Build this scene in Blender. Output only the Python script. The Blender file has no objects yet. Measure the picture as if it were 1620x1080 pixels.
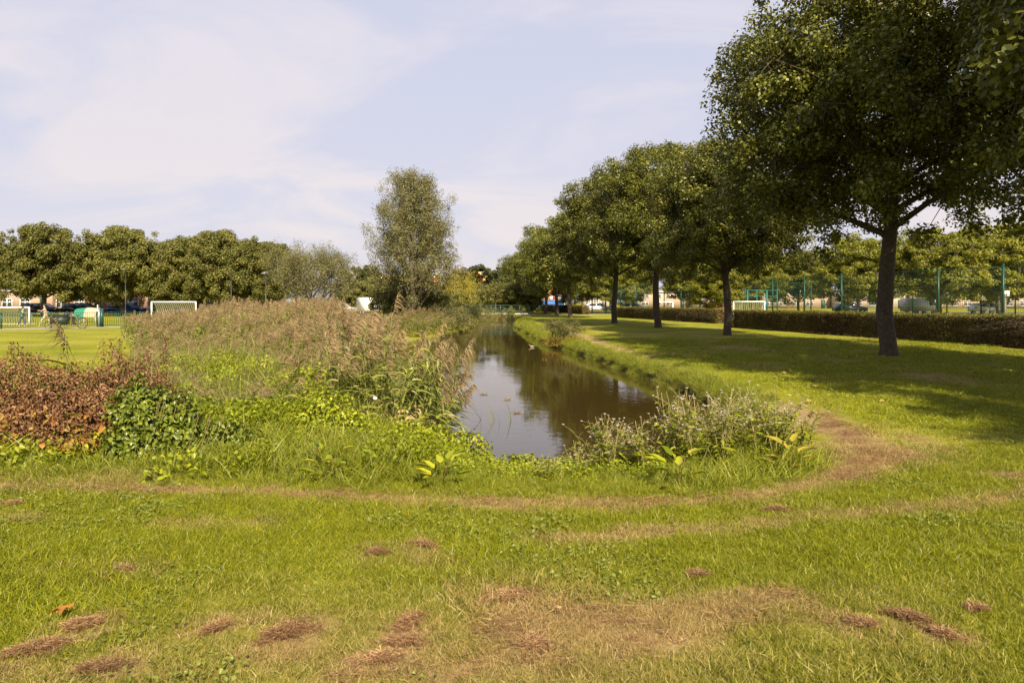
import bpy, math, random
import numpy as np
from mathutils import Vector, Euler
R = math.radians
random.seed(7)
rng = np.random.default_rng(11)
scene = bpy.context.scene
col = scene.collection

# ------------------------------------------------------------------ camera, sky, sun, exposure
cam_d = bpy.data.cameras.new("camera")
cam = bpy.data.objects.new("camera", cam_d); col.objects.link(cam)
EYE = 1.6
cam.location = (0, 0, EYE); cam.rotation_euler = (R(90), 0, 0)
cam_d.sensor_width = 36; cam_d.lens = 24; cam_d.shift_y = -62 / 1620
cam_d.clip_start = 0.05; cam_d.clip_end = 6000
scene.camera = cam
scene.view_settings.view_transform = 'Standard'
scene.view_settings.look = 'None'
scene.view_settings.gamma = 1
scene.view_settings.use_curve_mapping = False
scene.view_settings.exposure = 1.0

SUN_EL, SUN_AZ = R(40), R(166)          # azimuth clockwise from +Y (straight ahead); the sun is behind the camera
sd = Vector((math.sin(SUN_AZ) * math.cos(SUN_EL), math.cos(SUN_AZ) * math.cos(SUN_EL), math.sin(SUN_EL)))
sun_d = bpy.data.lights.new("sun", 'SUN'); sun_d.energy = 5.0; sun_d.angle = R(0.55); sun_d.color = (1, 0.87, 0.66)
sun = bpy.data.objects.new("sun", sun_d); col.objects.link(sun)
sun.rotation_euler = sd.to_track_quat('Z', 'Y').to_euler(); sun.location = sd * 50

world = bpy.data.worlds.new("World"); scene.world = world; world.use_nodes = True
wt = world.node_tree; wt.nodes.clear()
def wn(t, **k):
    n = wt.nodes.new(t)
    for a, v in k.items(): setattr(n, a, v)
    return n
sky = wn('ShaderNodeTexSky', sky_type='NISHITA', sun_disc=False)
sky.sun_elevation = SUN_EL; sky.sun_rotation = SUN_AZ; sky.dust_density = 2.0
bg_sky = wn('ShaderNodeBackground'); bg_sky.inputs[1].default_value = 0.085
wt.links.new(sky.outputs[0], bg_sky.inputs[0])
tc = wn('ShaderNodeTexCoord'); sep = wn('ShaderNodeSeparateXYZ'); wt.links.new(tc.outputs['Generated'], sep.inputs[0])
zc = wn('ShaderNodeMath', operation='MAXIMUM'); zc.inputs[1].default_value = 0.0; wt.links.new(sep.outputs[2], zc.inputs[0])
za = wn('ShaderNodeMath', operation='ADD'); za.inputs[1].default_value = 0.30; wt.links.new(zc.outputs[0], za.inputs[0])
dx = wn('ShaderNodeMath', operation='DIVIDE'); wt.links.new(sep.outputs[0], dx.inputs[0]); wt.links.new(za.outputs[0], dx.inputs[1])
dy = wn('ShaderNodeMath', operation='DIVIDE'); wt.links.new(sep.outputs[1], dy.inputs[0]); wt.links.new(za.outputs[0], dy.inputs[1])
cmb = wn('ShaderNodeCombineXYZ'); wt.links.new(dx.outputs[0], cmb.inputs[0]); wt.links.new(dy.outputs[0], cmb.inputs[1])
mp = wn('ShaderNodeMapping'); mp.inputs['Scale'].default_value = (1.0, 1.5, 1); mp.inputs['Rotation'].default_value = (0, 0, 0.5); mp.inputs['Location'].default_value = (3.1, 0.7, 0)
wt.links.new(cmb.outputs[0], mp.inputs[0])
n1 = wn('ShaderNodeTexNoise'); n1.inputs['Scale'].default_value = 1.25; n1.inputs['Detail'].default_value = 9; n1.inputs['Roughness'].default_value = 0.58; n1.inputs['Distortion'].default_value = 0.9
wt.links.new(mp.outputs[0], n1.inputs['Vector'])
r1 = wn('ShaderNodeMapRange', interpolation_type='SMOOTHSTEP'); r1.inputs['From Min'].default_value = 0.38; r1.inputs['From Max'].default_value = 0.68
r1.inputs['To Min'].default_value = 0.0; r1.inputs['To Max'].default_value = 1.0
wt.links.new(n1.outputs['Fac'], r1.inputs['Value'])
# height above the horizon: cloud bank low down, thinner veil above
hz = wn('ShaderNodeMapRange', interpolation_type='SMOOTHSTEP'); hz.inputs['From Min'].default_value = 0.0; hz.inputs['From Max'].default_value = 0.42
hz.inputs['To Min'].default_value = 1.0; hz.inputs['To Max'].default_value = 0.0
wt.links.new(zc.outputs[0], hz.inputs['Value'])
ccol = wn('ShaderNodeMix', data_type='RGBA'); ccol.inputs[6].default_value = (0.520, 0.490, 0.530, 1); ccol.inputs[7].default_value = (0.545, 0.490, 0.490, 1)
wt.links.new(hz.outputs[0], ccol.inputs[0])
ccol2 = wn('ShaderNodeMix', data_type='RGBA'); ccol2.inputs[6].default_value = (0.365, 0.405, 0.545, 1)
wt.links.new(r1.outputs[0], ccol2.inputs[0]); wt.links.new(ccol.outputs[2], ccol2.inputs[7])
hz2 = wn('ShaderNodeMath', operation='MULTIPLY_ADD'); hz2.inputs[1].default_value = 0.35; hz2.use_clamp = True
wt.links.new(hz.outputs[0], hz2.inputs[0]); wt.links.new(r1.outputs[0], hz2.inputs[2])
ccol3 = wn('ShaderNodeMix', data_type='RGBA'); ccol3.inputs[6].default_value = (0.415, 0.425, 0.515, 1)
wt.links.new(hz2.outputs[0], ccol3.inputs[0]); wt.links.new(ccol.outputs[2], ccol3.inputs[7])
bg_c = wn('ShaderNodeBackground'); bg_c.inputs[1].default_value = 0.80; wt.links.new(ccol3.outputs[2], bg_c.inputs[0])
# veil cover: full near the horizon, opening towards the zenith
cov = wn('ShaderNodeMapRange', interpolation_type='SMOOTHSTEP'); cov.inputs['From Min'].default_value = 0.38; cov.inputs['From Max'].default_value = 0.85
cov.inputs['To Min'].default_value = 0.93; cov.inputs['To Max'].default_value = 0.3
wt.links.new(zc.outputs[0], cov.inputs['Value'])
mixs = wn('ShaderNodeMixShader'); wt.links.new(cov.outputs[0], mixs.inputs[0]); wt.links.new(bg_sky.outputs[0], mixs.inputs[1]); wt.links.new(bg_c.outputs[0], mixs.inputs[2])
wo = wn('ShaderNodeOutputWorld'); wt.links.new(mixs.outputs[0], wo.inputs[0])

# ------------------------------------------------------------------ mesh helpers
def mesh_np(name, V, polys, mats, rnd=None, midx=None, smooth=False, extra=None):
    """polys: list of int arrays, each (n,k)."""
    me = bpy.data.meshes.new(name)
    V = np.asarray(V, dtype=np.float32).reshape(-1, 3)
    me.vertices.add(len(V)); me.vertices.foreach_set('co', V.ravel())
    polys = [np.asarray(p, dtype=np.int32) for p in polys if len(p)]
    li = np.concatenate([p.ravel() for p in polys])
    tot = np.concatenate([np.full(len(p), p.shape[1], dtype=np.int32) for p in polys])
    st = np.concatenate([[0], np.cumsum(tot)[:-1]]).astype(np.int32)
    me.loops.add(len(li)); me.loops.foreach_set('vertex_index', li)
    me.polygons.add(len(tot)); me.polygons.foreach_set('loop_start', st)
    if midx is not None: me.polygons.foreach_set('material_index', np.asarray(midx, dtype=np.int32))
    me.update(calc_edges=True)
    if smooth: me.polygons.foreach_set('use_smooth', np.ones(len(tot), dtype=bool))
    for m in (mats if isinstance(mats, (list, tuple)) else [mats]): me.materials.append(m)
    if rnd is not None:
        a = me.attributes.new('rnd', 'FLOAT', 'FACE'); a.data.foreach_set('value', np.asarray(rnd, dtype=np.float32))
    if extra:
        for k, arr in extra.items():
            a = me.attributes.new(k, 'FLOAT', 'POINT'); a.data.foreach_set('value', np.asarray(arr, dtype=np.float32))
    return me

class MB:
    """collects boxes, tubes, strips and leaves, then links them as ONE mesh object"""
    def __init__(s): s.V = []; s.P = {3: [], 4: [], 5: [], 6: []}; s.A = {3: [], 4: [], 5: [], 6: []}; s.n = 0
    def add(s, V, F, a=0.5):
        V = np.asarray(V, dtype=float).reshape(-1, 3)
        for f in (F if isinstance(F, list) else [F]):
            f = np.asarray(f, dtype=int)
            if f.ndim == 1: f = f[None]
            k = f.shape[1]
            s.P.setdefault(k, []).append(f + s.n); s.A.setdefault(k, []).append(np.broadcast_to(np.asarray(a, dtype=float), (len(f),)))
        s.V.append(V); s.n += len(V); return s
    def box(s, c, d, rz=0, a=0.5, taper=1.0):
        x, y, z = d[0] / 2, d[1] / 2, d[2] / 2
        V = np.array([(sx * x * (taper if sz > 0 else 1), sy * y * (taper if sz > 0 else 1), sz * z) for sz in (-1, 1) for sx, sy in ((-1, -1), (1, -1), (1, 1), (-1, 1))])
        if rz:
            cc, ss = math.cos(rz), math.sin(rz); V[:, :2] = np.stack([V[:, 0] * cc - V[:, 1] * ss, V[:, 0] * ss + V[:, 1] * cc], 1)
        return s.add(V + np.array(c), np.array([(3, 2, 1, 0), (4, 5, 6, 7), (0, 1, 5, 4), (1, 2, 6, 5), (2, 3, 7, 6), (3, 0, 4, 7)]), a)
    def tube(s, pts, rad, n=6, a=0.5, cap=True):
        pts = np.asarray(pts, dtype=float); m = len(pts)
        rad = np.broadcast_to(np.asarray(rad, dtype=float), (m,))
        T = np.gradient(pts, axis=0); T /= np.linalg.norm(T, axis=1)[:, None] + 1e-9
        ref = np.array([0, 0, 1.0]) if abs(T[:, 2]).mean() < 0.8 else np.array([0, 1.0, 0])
        U = np.cross(T, ref); U /= np.linalg.norm(U, axis=1)[:, None] + 1e-9; W = np.cross(T, U)
        an = np.arange(n) * 2 * math.pi / n
        V = pts[:, None] + rad[:, None, None] * (np.cos(an)[None, :, None] * U[:, None] + np.sin(an)[None, :, None] * W[:, None])
        i = np.arange(m - 1)[:, None] * n; j = np.arange(n)[None]; k = (j + 1) % n
        F = np.stack([i + j, i + k, i + n + k, i + n + j], -1).reshape(-1, 4)
        s.add(V.reshape(-1, 3), F, a)
        if cap and n in (3, 4, 5, 6):
            b = s.n - m * n
            s.P.setdefault(n, []).append(np.array([[b + q for q in range(n)][::-1], [b + (m - 1) * n + q for q in range(n)]])); s.A.setdefault(n, []).append(np.full(2, a if np.isscalar(a) else 0.5))
        return s
    def prism(s, prof, y0, y1, a=0.5, axis='y'):
        """profile (u,z) extruded"""
        m = len(prof); V = []
        for y in (y0, y1):
            for u, z in prof: V.append((u, y, z) if axis == 'y' else (y, u, z))
        F4 = np.array([(i, (i + 1) % m, m + (i + 1) % m, m + i) for i in range(m)])
        s.add(V, F4, a)
        b = s.n - 2 * m
        s.P.setdefault(m, []).append(np.array([[b + q for q in range(m)][::-1], [b + m + q for q in range(m)]])); s.A.setdefault(m, []).append(np.full(2, 0.5))
        return s
    def mesh(s, name, mat, smooth=False):
        ks = [k for k in s.P if s.P[k]]
        polys = [np.concatenate(s.P[k]) for k in ks]; A = np.concatenate([np.concatenate(s.A[k]) for k in ks])
        return mesh_np(name, np.concatenate(s.V), polys, mat, rnd=A, smooth=smooth)
    def build(s, name, mat, parent=None, smooth=False, loc=None, **tags):
        return link(name, s.mesh(name, mat, smooth), parent, loc, **tags)

def link(name, me, parent=None, loc=None, rz=0, **tags):
    o = bpy.data.objects.new(name, me); col.objects.link(o)
    if parent is not None: o.parent = parent
    if loc is not None: o.location = loc
    if rz: o.rotation_euler[2] = rz
    for k, v in tags.items(): o[k] = v
    return o
def thing(name, label, cat, loc=(0, 0, 0), rz=0, group=None):
    o = bpy.data.objects.new(name, None); col.objects.link(o)
    o.empty_display_size = 0.3; o.location = loc; o.rotation_euler = (0, 0, rz); o['label'] = label; o['category'] = cat
    if group: o['group'] = group
    return o
def dup(root, loc, rz=0, sc=1.0, label=None, group=None):
    def cp(o, parent):
        c = o.copy(); col.objects.link(c); c.parent = parent
        for ch in list(kids.get(o.name, ())): cp(ch, c)
        return c
    kids = {}
    for o in scene.objects:
        if o.parent is not None: kids.setdefault(o.parent.name, []).append(o)
    r = cp(root, None); r.location = loc; r.rotation_euler = (0, 0, rz); r.scale = (sc, sc, sc) if np.isscalar(sc) else sc
    if label: r['label'] = label
    if group: r['group'] = group
    return r

def ribbons(P, D, L, W, bend, seg=2, side=None, r=rng):
    """narrow blades: base P, direction D, length L, width W, bend vector added quadratically. Returns V, quads, tris"""
    n = len(P); D = D / (np.linalg.norm(D, axis=1)[:, None] + 1e-9)
    if side is None:
        side = np.cross(D, r.normal(size=(n, 3)))
    side = side / (np.linalg.norm(side, axis=1)[:, None] + 1e-9)
    L = np.broadcast_to(L, (n,)); W = np.broadcast_to(W, (n,))
    rows = []
    for k in range(seg):
        t = k / seg; w = W * (1 - 0.55 * t)
        c = P + D * (L * t)[:, None] + bend * (L * t * t)[:, None]
        rows += [c - side * (w / 2)[:, None], c + side * (w / 2)[:, None]]
    rows.append(P + D * L[:, None] + bend * L[:, None])
    V = np.stack(rows, 1); m = 2 * seg + 1
    b = np.arange(n)[:, None] * m
    Q = [b + np.array([[2 * k, 2 * k + 1, 2 * k + 3, 2 * k + 2]]) for k in range(seg - 1)]
    T = b + np.array([[2 * seg - 2, 2 * seg - 1, 2 * seg]])
    return V.reshape(-1, 3), (np.concatenate(Q) if Q else np.zeros((0, 4), int)), T
def leaves4(P, N, L, W, r=rng):
    """rhombic leaves: centre P, face normal N. One quad each (slightly folded)"""
    n = len(P); N = N / (np.linalg.norm(N, axis=1)[:, None] + 1e-9)
    T = np.cross(N, r.normal(size=(n, 3))); T /= np.linalg.norm(T, axis=1)[:, None] + 1e-9
    S = np.cross(N, T); L = np.broadcast_to(L, (n,))[:, None]; W = np.broadcast_to(W, (n,))[:, None]
    V = np.stack([P - T * L * .5, P + S * W * .5 + N * W * .12, P + T * L * .5, P - S * W * .5 + N * W * .12], 1)
    return V.reshape(-1, 3), np.arange(n * 4).reshape(-1, 4)
def leaves6(P, N, T, L, W, r=rng):
    """leaf of two quads folded along the midrib; T points to the tip"""
    n = len(P); N = N / (np.linalg.norm(N, axis=1)[:, None] + 1e-9)
    T = T - N * (T * N).sum(1)[:, None]; T /= np.linalg.norm(T, axis=1)[:, None] + 1e-9
    S = np.cross(N, T); L = np.broadcast_to(L, (n,))[:, None]; W = np.broadcast_to(W, (n,))[:, None]
    up = N * W * .18
    V = np.stack([P, P + T * L * .18 + S * W * .5 + up, P + T * L * .62 + S * W * .36 + up * .7, P + T * L - N * L * .12,
                  P + T * L * .62 - S * W * .36 + up * .7, P + T * L * .18 - S * W * .5 + up], 1)
    b = np.arange(n)[:, None] * 6
    return V.reshape(-1, 3), np.concatenate([b + np.array([[0, 1, 2, 3]]), b + np.array([[0, 3, 4, 5]])])
def rdir(n, r=rng):
    v = r.normal(size=(n, 3)); return v / np.linalg.norm(v, axis=1)[:, None]

# ------------------------------------------------------------------ materials
def newmat(name):
    m = bpy.data.materials.new(name); m.use_nodes = True; t = m.node_tree; t.nodes.clear()
    o = t.nodes.new('ShaderNodeOutputMaterial'); return m, t, o
def ramp(t, cols):
    n = t.nodes.new('ShaderNodeValToRGB'); e = n.color_ramp.elements
    while len(e) > 1: e.remove(e[-1])
    e[0].position = cols[0][0]; e[0].color = (*cols[0][1], 1)
    for p, c in cols[1:]:
        q = e.new(p); q.color = (*c, 1)
    return n
def leafmat(name, cols, trans=0.3, rough=0.5, spec=0.3, jitter=0.25, dry=None):
    m, t, o = newmat(name); L = t.links
    at = t.nodes.new('ShaderNodeAttribute'); at.attribute_name = 'rnd'
    rp = ramp(t, cols); L.new(at.outputs['Fac'], rp.inputs[0])
    oi = t.nodes.new('ShaderNodeObjectInfo')
    mr = t.nodes.new('ShaderNodeMapRange'); mr.inputs['To Min'].default_value = 1 - jitter; mr.inputs['To Max'].default_value = 1 + jitter
    L.new(oi.outputs['Random'], mr.inputs['Value'])
    hs = t.nodes.new('ShaderNodeHueSaturation'); L.new(mr.outputs[0], hs.inputs['Value'])
    src = rp.outputs[0]
    if dry:
        ad = t.nodes.new('ShaderNodeAttribute'); ad.attribute_name = 'dry'; ad.attribute_type = 'INSTANCER'
        sm = t.nodes.new('ShaderNodeMath'); sm.operation = 'MULTIPLY_ADD'; sm.inputs[1].default_value = 0.5; L.new(at.outputs['Fac'], sm.inputs[0])
        L.new(ad.outputs['Fac'], sm.inputs[2])
        m2 = t.nodes.new('ShaderNodeMapRange'); m2.inputs['From Min'].default_value = 0.42; m2.inputs['From Max'].default_value = 0.95; L.new(sm.outputs[0], m2.inputs['Value'])
        mx = t.nodes.new('ShaderNodeMix'); mx.data_type = 'RGBA'; L.new(m2.outputs[0], mx.inputs[0]); L.new(src, mx.inputs[6])
        rp2 = ramp(t, dry); L.new(at.outputs['Fac'], rp2.inputs[0]); L.new(rp2.outputs[0], mx.inputs[7]); src = mx.outputs[2]
    L.new(src, hs.inputs['Color'])
    b = t.nodes.new('ShaderNodeBsdfPrincipled'); b.inputs['Roughness'].default_value = rough; b.inputs['Specular IOR Level'].default_value = spec
    L.new(hs.outputs[0], b.inputs['Base Color'])
    tr = t.nodes.new('ShaderNodeBsdfTranslucent'); L.new(hs.outputs[0], tr.inputs[0])
    mi = t.nodes.new('ShaderNodeMixShader'); mi.inputs[0].default_value = trans
    L.new(b.outputs[0], mi.inputs[1]); L.new(tr.outputs[0], mi.inputs[2]); L.new(mi.outputs[0], o.inputs[0])
    return m
def solid(name, c, rough=0.6, metal=0.0, var=0.12, scale=8, spec=0.4, bump=0.0, c2=None):
    m, t, o = newmat(name); L = t.links
    b = t.nodes.new('ShaderNodeBsdfPrincipled'); b.inputs['Roughness'].default_value = rough; b.inputs['Metallic'].default_value = metal; b.inputs['Specular IOR Level'].default_value = spec
    tcn = t.nodes.new('ShaderNodeTexCoord'); nz = t.nodes.new('ShaderNodeTexNoise'); nz.inputs['Scale'].default_value = scale; nz.inputs['Detail'].default_value = 5
    L.new(tcn.outputs['Object'], nz.inputs['Vector'])
    lo = tuple(x * (1 - var) for x in c) if c2 is None else c; hi = tuple(min(1, x * (1 + var)) for x in c) if c2 is None else c2
    rp = ramp(t, [(0.3, lo), (0.7, hi)]); L.new(nz.outputs['Fac'], rp.inputs[0]); L.new(rp.outputs[0], b.inputs['Base Color'])
    if bump:
        bp = t.nodes.new('ShaderNodeBump'); bp.inputs['Strength'].default_value = bump; bp.inputs['Distance'].default_value = 0.03
        L.new(nz.outputs['Fac'], bp.inputs['Height']); L.new(bp.outputs[0], b.inputs['Normal'])
    L.new(b.outputs[0], o.inputs[0]); return m

M = {}
M['oak'] = leafmat('oak_leaves', [(0, (.030, .037, .005)), (.4, (.092, .102, .012)), (.75, (.20, .20, .026)), (.93, (.31, .27, .045)), (1, (.30, .14, .04))], .25, .42, .35, .12)
M['plane'] = leafmat('plane_leaves', [(0, (.060, .066, .012)), (.5, (.145, .145, .028)), (.85, (.25, .225, .055)), (1, (.21, .15, .06))], .25, .5, .3, .12)
M['willow'] = leafmat('willow_leaves', [(0, (.10, .10, .032)), (.5, (.20, .19, .065)), (.85, (.32, .29, .12)), (1, (.25, .20, .07))], .3, .5, .3, .1)
M['weep'] = leafmat('weeping_leaves', [(0, (.19, .17, .02)), (.5, (.34, .29, .035)), (1, (.48, .38, .05))], .35, .5, .3, .05)
M['maple'] = leafmat('maple_leaves', [(0, (.10, .11, .012)), (.5, (.21, .215, .022)), (.9, (.30, .28, .03)), (1, (.30, .16, .03))], .35, .5, .3, .1)
M['dark'] = leafmat('dark_leaves', [(0, (.032, .042, .012)), (.6, (.070, .085, .020)), (1, (.12, .12, .03))], .2, .5, .3, .1)
M['olive'] = leafmat('olive_leaves', [(0, (.08, .085, .018)), (.6, (.17, .165, .035)), (1, (.19, .17, .05))], .3, .5, .3, .1)
M['hedge'] = leafmat('hornbeam_shaded_side_leaves', [(0, (.050, .018, .009)), (.35, (.085, .045, .016)), (.6, (.10, .095, .016)), (.85, (.17, .13, .03)), (1, (.22, .075, .03))], .25, .45, .35, .1)  # rust and green leaf colours, darkened for hedge sides out of the sun
M['hedge_top_sunlit'] = leafmat('hornbeam_sunlit_top_leaves', [(0, (.10, .105, .018)), (.6, (.18, .18, .028)), (.9, (.25, .15, .03)), (1, (.27, .11, .03))], .3, .45, .3, .1)  # same hornbeam, sunlight on the hedge top put into paler, yellower leaf colours
M['grass'] = leafmat('grass_blades', [(0, (.090, .115, .006)), (.4, (.20, .225, .008)), (.8, (.33, .32, .014)), (1, (.46, .37, .07))], .35, .45, .35, .18,
                     dry=[(0, (.22, .15, .055)), (.5, (.40, .28, .11)), (1, (.54, .42, .20))])
M['tall'] = leafmat('tall_grass_blades', [(0, (.10, .125, .010)), (.5, (.22, .25, .018)), (.85, (.37, .35, .04)), (1, (.42, .33, .13))], .35, .45, .35, .18)
M['herb'] = leafmat('herb_leaves', [(0, (.10, .13, .008)), (.5, (.23, .27, .012)), (.85, (.38, .38, .02)), (1, (.42, .31, .05))], .35, .42, .35, .15)
M['clover'] = leafmat('clover_leaves', [(0, (.13, .16, .022)), (1, (.26, .28, .05))], .3, .45, .35, .15)
M['vine'] = leafmat('vine_leaves', [(0, (.055, .080, .010)), (.5, (.13, .165, .016)), (1, (.26, .29, .03))], .3, .35, .4, .05)
M['brown'] = leafmat('withered_leaves', [(0, (.060, .022, .011)), (.3, (.14, .060, .028)), (.6, (.25, .13, .058)), (.86, (.38, .24, .11)), (.92, (.20, .22, .03)), (1, (.42, .34, .10))], .2, .5, .25, .05)
M['ylow'] = leafmat('yellowed_leaves', [(0, (.20, .15, .03)), (.5, (.36, .25, .05)), (1, (.44, .17, .03))], .3, .5, .25, .05)
M['reed'] = leafmat('reed_leaves', [(0, (.080, .100, .016)), (.45, (.18, .21, .032)), (.72, (.31, .31, .06)), (.88, (.42, .33, .13)), (1, (.50, .37, .18))], .3, .45, .35, .2)
M['plume'] = leafmat('reed_plumes', [(0, (.14, .092, .042)), (.5, (.28, .20, .092)), (1, (.46, .36, .20))], .25, .6, .2, .2)
M['straw'] = leafmat('dead_straw', [(0, (.10, .050, .024)), (.5, (.235, .13, .062)), (1, (.40, .27, .13))], .15, .6, .2, .2)
M['stalk'] = leafmat('weed_stalks', [(0, (.15, .14, .04)), (.6, (.28, .24, .09)), (1, (.42, .33, .17))], .1, .6, .2, .1)
M['fluff'] = leafmat('seed_fluff', [(0, (.50, .42, .33)), (1, (.82, .76, .66))], .3, .7, .2, .1)
M['bark'] = solid('oak_bark', (.034, .025, .015), .9, var=.6, scale=14, bump=.8, c2=(.085, .066, .040))
M['bark_l'] = solid('pale_bark', (.10, .08, .055), .9, scale=10, bump=.6, c2=(.22, .18, .12))
M['white'] = solid('white_paint', (.78, .77, .74), .45, var=.05)
M['cream'] = solid('cream_cloth', (.40, .33, .22), .7)
M['green_p'] = solid('green_paint', (.010, .058, .034), .4, var=.15)
M['green_d'] = solid('dark_green_paint', (.03, .075, .055), .45)
M['teal'] = solid('teal_cloth', (.015, .18, .10), .7)
M['teal_d'] = solid('teal_paint', (.015, .13, .10), .5)
M['metal'] = solid('grey_metal', (.30, .31, .32), .4, .6)
M['dmetal'] = solid('dark_metal', (.035, .035, .04), .4, .5)
M['black'] = solid('black_plastic', (.018, .018, .02), .5)
M['rubber'] = solid('tyre_rubber', (.022, .022, .022), .85)
M['boxgreen'] = solid('cargo_box_panel', (.020, .030, .018), .5)
M['deck'] = solid('bridge_deck', (.42, .39, .34), .8, scale=3)
M['path'] = solid('path_paving', (.36, .33, .28), .9, scale=20, bump=.3)
M['court'] = solid('court_asphalt', (.27, .27, .27), .85, scale=4)
M['road'] = solid('road_asphalt', (.07, .068, .066), .9, scale=30, bump=.3)
M['glass'] = solid('window_glass', (.035, .045, .055), .08, var=.3, spec=.8)
M['plaster'] = solid('pink_plaster', (.55, .42, .34), .85, scale=2)
M['orange'] = solid('orange_cladding', (.72, .27, .07), .7, scale=.6)
M['rooftile'] = solid('clay_roof', (.30, .10, .055), .8, scale=5)
M['greyroof'] = solid('pale_grey_roof', (.45, .44, .44), .7, scale=2)
M['skin'] = solid('skin', (.45, .27, .19), .6)
M['hair'] = solid('hair', (.05, .03, .02), .7)
M['blue'] = solid('blue_cloth', (.03, .13, .42), .7)
M['red'] = solid('red_cloth', (.42, .05, .06), .7)
M['denim'] = solid('denim', (.06, .08, .14), .8)
M['wcloth'] = solid('white_cloth', (.72, .70, .68), .8)
M['carblk'] = solid('black_car_paint', (.02, .022, .026), .2, spec=.6)
M['carsil'] = solid('silver_car_paint', (.42, .43, .44), .25, .4)
M['carwht'] = solid('white_car_paint', (.72, .72, .71), .25, spec=.6)
M['carred'] = solid('red_car_paint', (.32, .02, .02), .25, spec=.6)
M['carblu'] = solid('blue_car_paint', (.03, .07, .2), .25, spec=.6)
M['duck'] = solid('duck_feathers', (.30, .22, .15), .7, c2=(.62, .56, .48), scale=25)
M['duck'] = solid('duck_feathers', (.20, .15, .10), .8, c2=(.36, .31, .26), scale=25)
M['beak'] = solid('duck_beak', (.5, .35, .05), .5)
# brick
def brickmat(name, a, b):
    m, t, o = newmat(name); L = t.links
    bs = t.nodes.new('ShaderNodeBsdfPrincipled'); bs.inputs['Roughness'].default_value = .9
    g = t.nodes.new('ShaderNodeTexCoord'); mpg = t.nodes.new('ShaderNodeMapping'); mpg.inputs['Rotation'].default_value = (R(90), 0, 0)
    br = t.nodes.new('ShaderNodeTexBrick'); br.inputs['Scale'].default_value = 4; br.inputs['Color1'].default_value = (*a, 1); br.inputs['Color2'].default_value = (*b, 1); br.inputs['Mortar'].default_value = (.35, .32, .28, 1)
    L.new(g.outputs['Object'], mpg.inputs[0]); L.new(mpg.outputs[0], br.inputs['Vector']); L.new(br.outputs[0], bs.inputs['Base Color']); L.new(bs.outputs[0], o.inputs[0]); return m
M['brick'] = brickmat('brick_wall', (.34, .17, .10), (.42, .23, .14))
M['brick2'] = brickmat('pale_brick_wall', (.46, .30, .20), (.52, .36, .25))

# ------------------------------------------------------------------ the lie of the land
POND = np.array([(-0.95, 8.9), (-0.3, 8.15), (0.4, 7.7), (1.1, 7.8), (2.1, 8.7), (3.35, 10.3), (4.1, 12.4), (4.1, 15), (3.65, 19), (3.15, 24), (2.15, 31), (1.45, 38), (0.8, 48),
                 (0.25, 58), (0.3, 66), (0.9, 74), (0.6, 80), (-1.5, 82), (-3.5, 80), (-4.4, 74), (-4.0, 66), (-3.2, 56), (-3.6, 46), (-4.6, 38), (-5.4, 33), (-4.9, 27), (-3.7, 20), (-2.6, 15), (-1.75, 11.5)])
WATER_Z = -0.5
def pond_sd(x, y):
    x = np.asarray(x, float); y = np.asarray(y, float); d2 = np.full(x.shape, 1e12); inside = np.zeros(x.shape, bool)
    n = len(POND)
    for i in range(n):
        ax, ay = POND[i]; bx, by = POND[(i + 1) % n]; ex, ey = bx - ax, by - ay
        t = np.clip(((x - ax) * ex + (y - ay) * ey) / (ex * ex + ey * ey), 0, 1)
        d2 = np.minimum(d2, (x - ax - t * ex) ** 2 + (y - ay - t * ey) ** 2)
        c = ((ay > y) != (by > y)) & (x < (bx - ax) * (y - ay) / (by - ay + 1e-12) + ax); inside ^= c
    return np.where(inside, -1, 1) * np.sqrt(d2)
_g = np.random.default_rng(3).random((64, 64))
def vnoise(x, y, s=1.0):
    x = np.asarray(x, float) / s + 100; y = np.asarray(y, float) / s + 100
    i = np.floor(x).astype(int); j = np.floor(y).astype(int); fx = x - i; fy = y - j
    fx = fx * fx * (3 - 2 * fx); fy = fy * fy * (3 - 2 * fy)
    g = lambda a, b: _g[a % 64, b % 64]
    return (g(i, j) * (1 - fx) + g(i + 1, j) * fx) * (1 - fy) + (g(i, j + 1) * (1 - fx) + g(i + 1, j + 1) * fx) * fy
def smooth(a, b, v):
    t = np.clip((v - a) / (b - a), 0, 1); return t * t * (3 - 2 * t)
def bank_w(x, y):
    right = smooth(1.2, 3.2, np.asarray(x, float) + 0.0 * np.asarray(y)) * smooth(9.5, 12, np.asarray(y, float))
    right = np.maximum(right, smooth(30, 36, np.asarray(y, float)) * (np.asarray(x, float) > -1))
    return 2.1 - .8 * right
def height(x, y):
    x = np.asarray(x, float); y = np.asarray(y, float)
    s = pond_sd(x, y) + 0.22 * (vnoise(x, y, .8) - .5) + .08 * (vnoise(x, y, .3) - .5); w = bank_w(x, y)
    t = np.clip(s / w, 0, 1)
    z = np.where(s < 0, WATER_Z - 0.08 - 0.6 * np.clip(-s / .8, 0, 1), -0.40 * (1 - t) ** 1.6)
    near = np.clip(1 - np.hypot(x, y - 10) / 60, 0, 1)
    return z + near * (0.05 * (vnoise(x, y, 2.3) - .5) + 0.025 * (vnoise(x, y, .5) - .5)) * (s > 0)
def G(px, py, z=0.0):
    """where a point of the photograph lies on the ground"""
    d = 1080 * (EYE - z) / (py - 478); return ((px - 810) / 1080 * d, d)
def seg_d(x, y, pts):
    d2 = np.full(np.shape(x), 1e12)
    for (ax, ay), (bx, by) in zip(pts[:-1], pts[1:]):
        ex, ey = bx - ax, by - ay; t = np.clip(((x - ax) * ex + (y - ay) * ey) / (ex * ex + ey * ey + 1e-9), 0, 1)
        d2 = np.minimum(d2, (x - ax - t * ex) ** 2 + (y - ay - t * ey) ** 2)
    return np.sqrt(d2)
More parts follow.
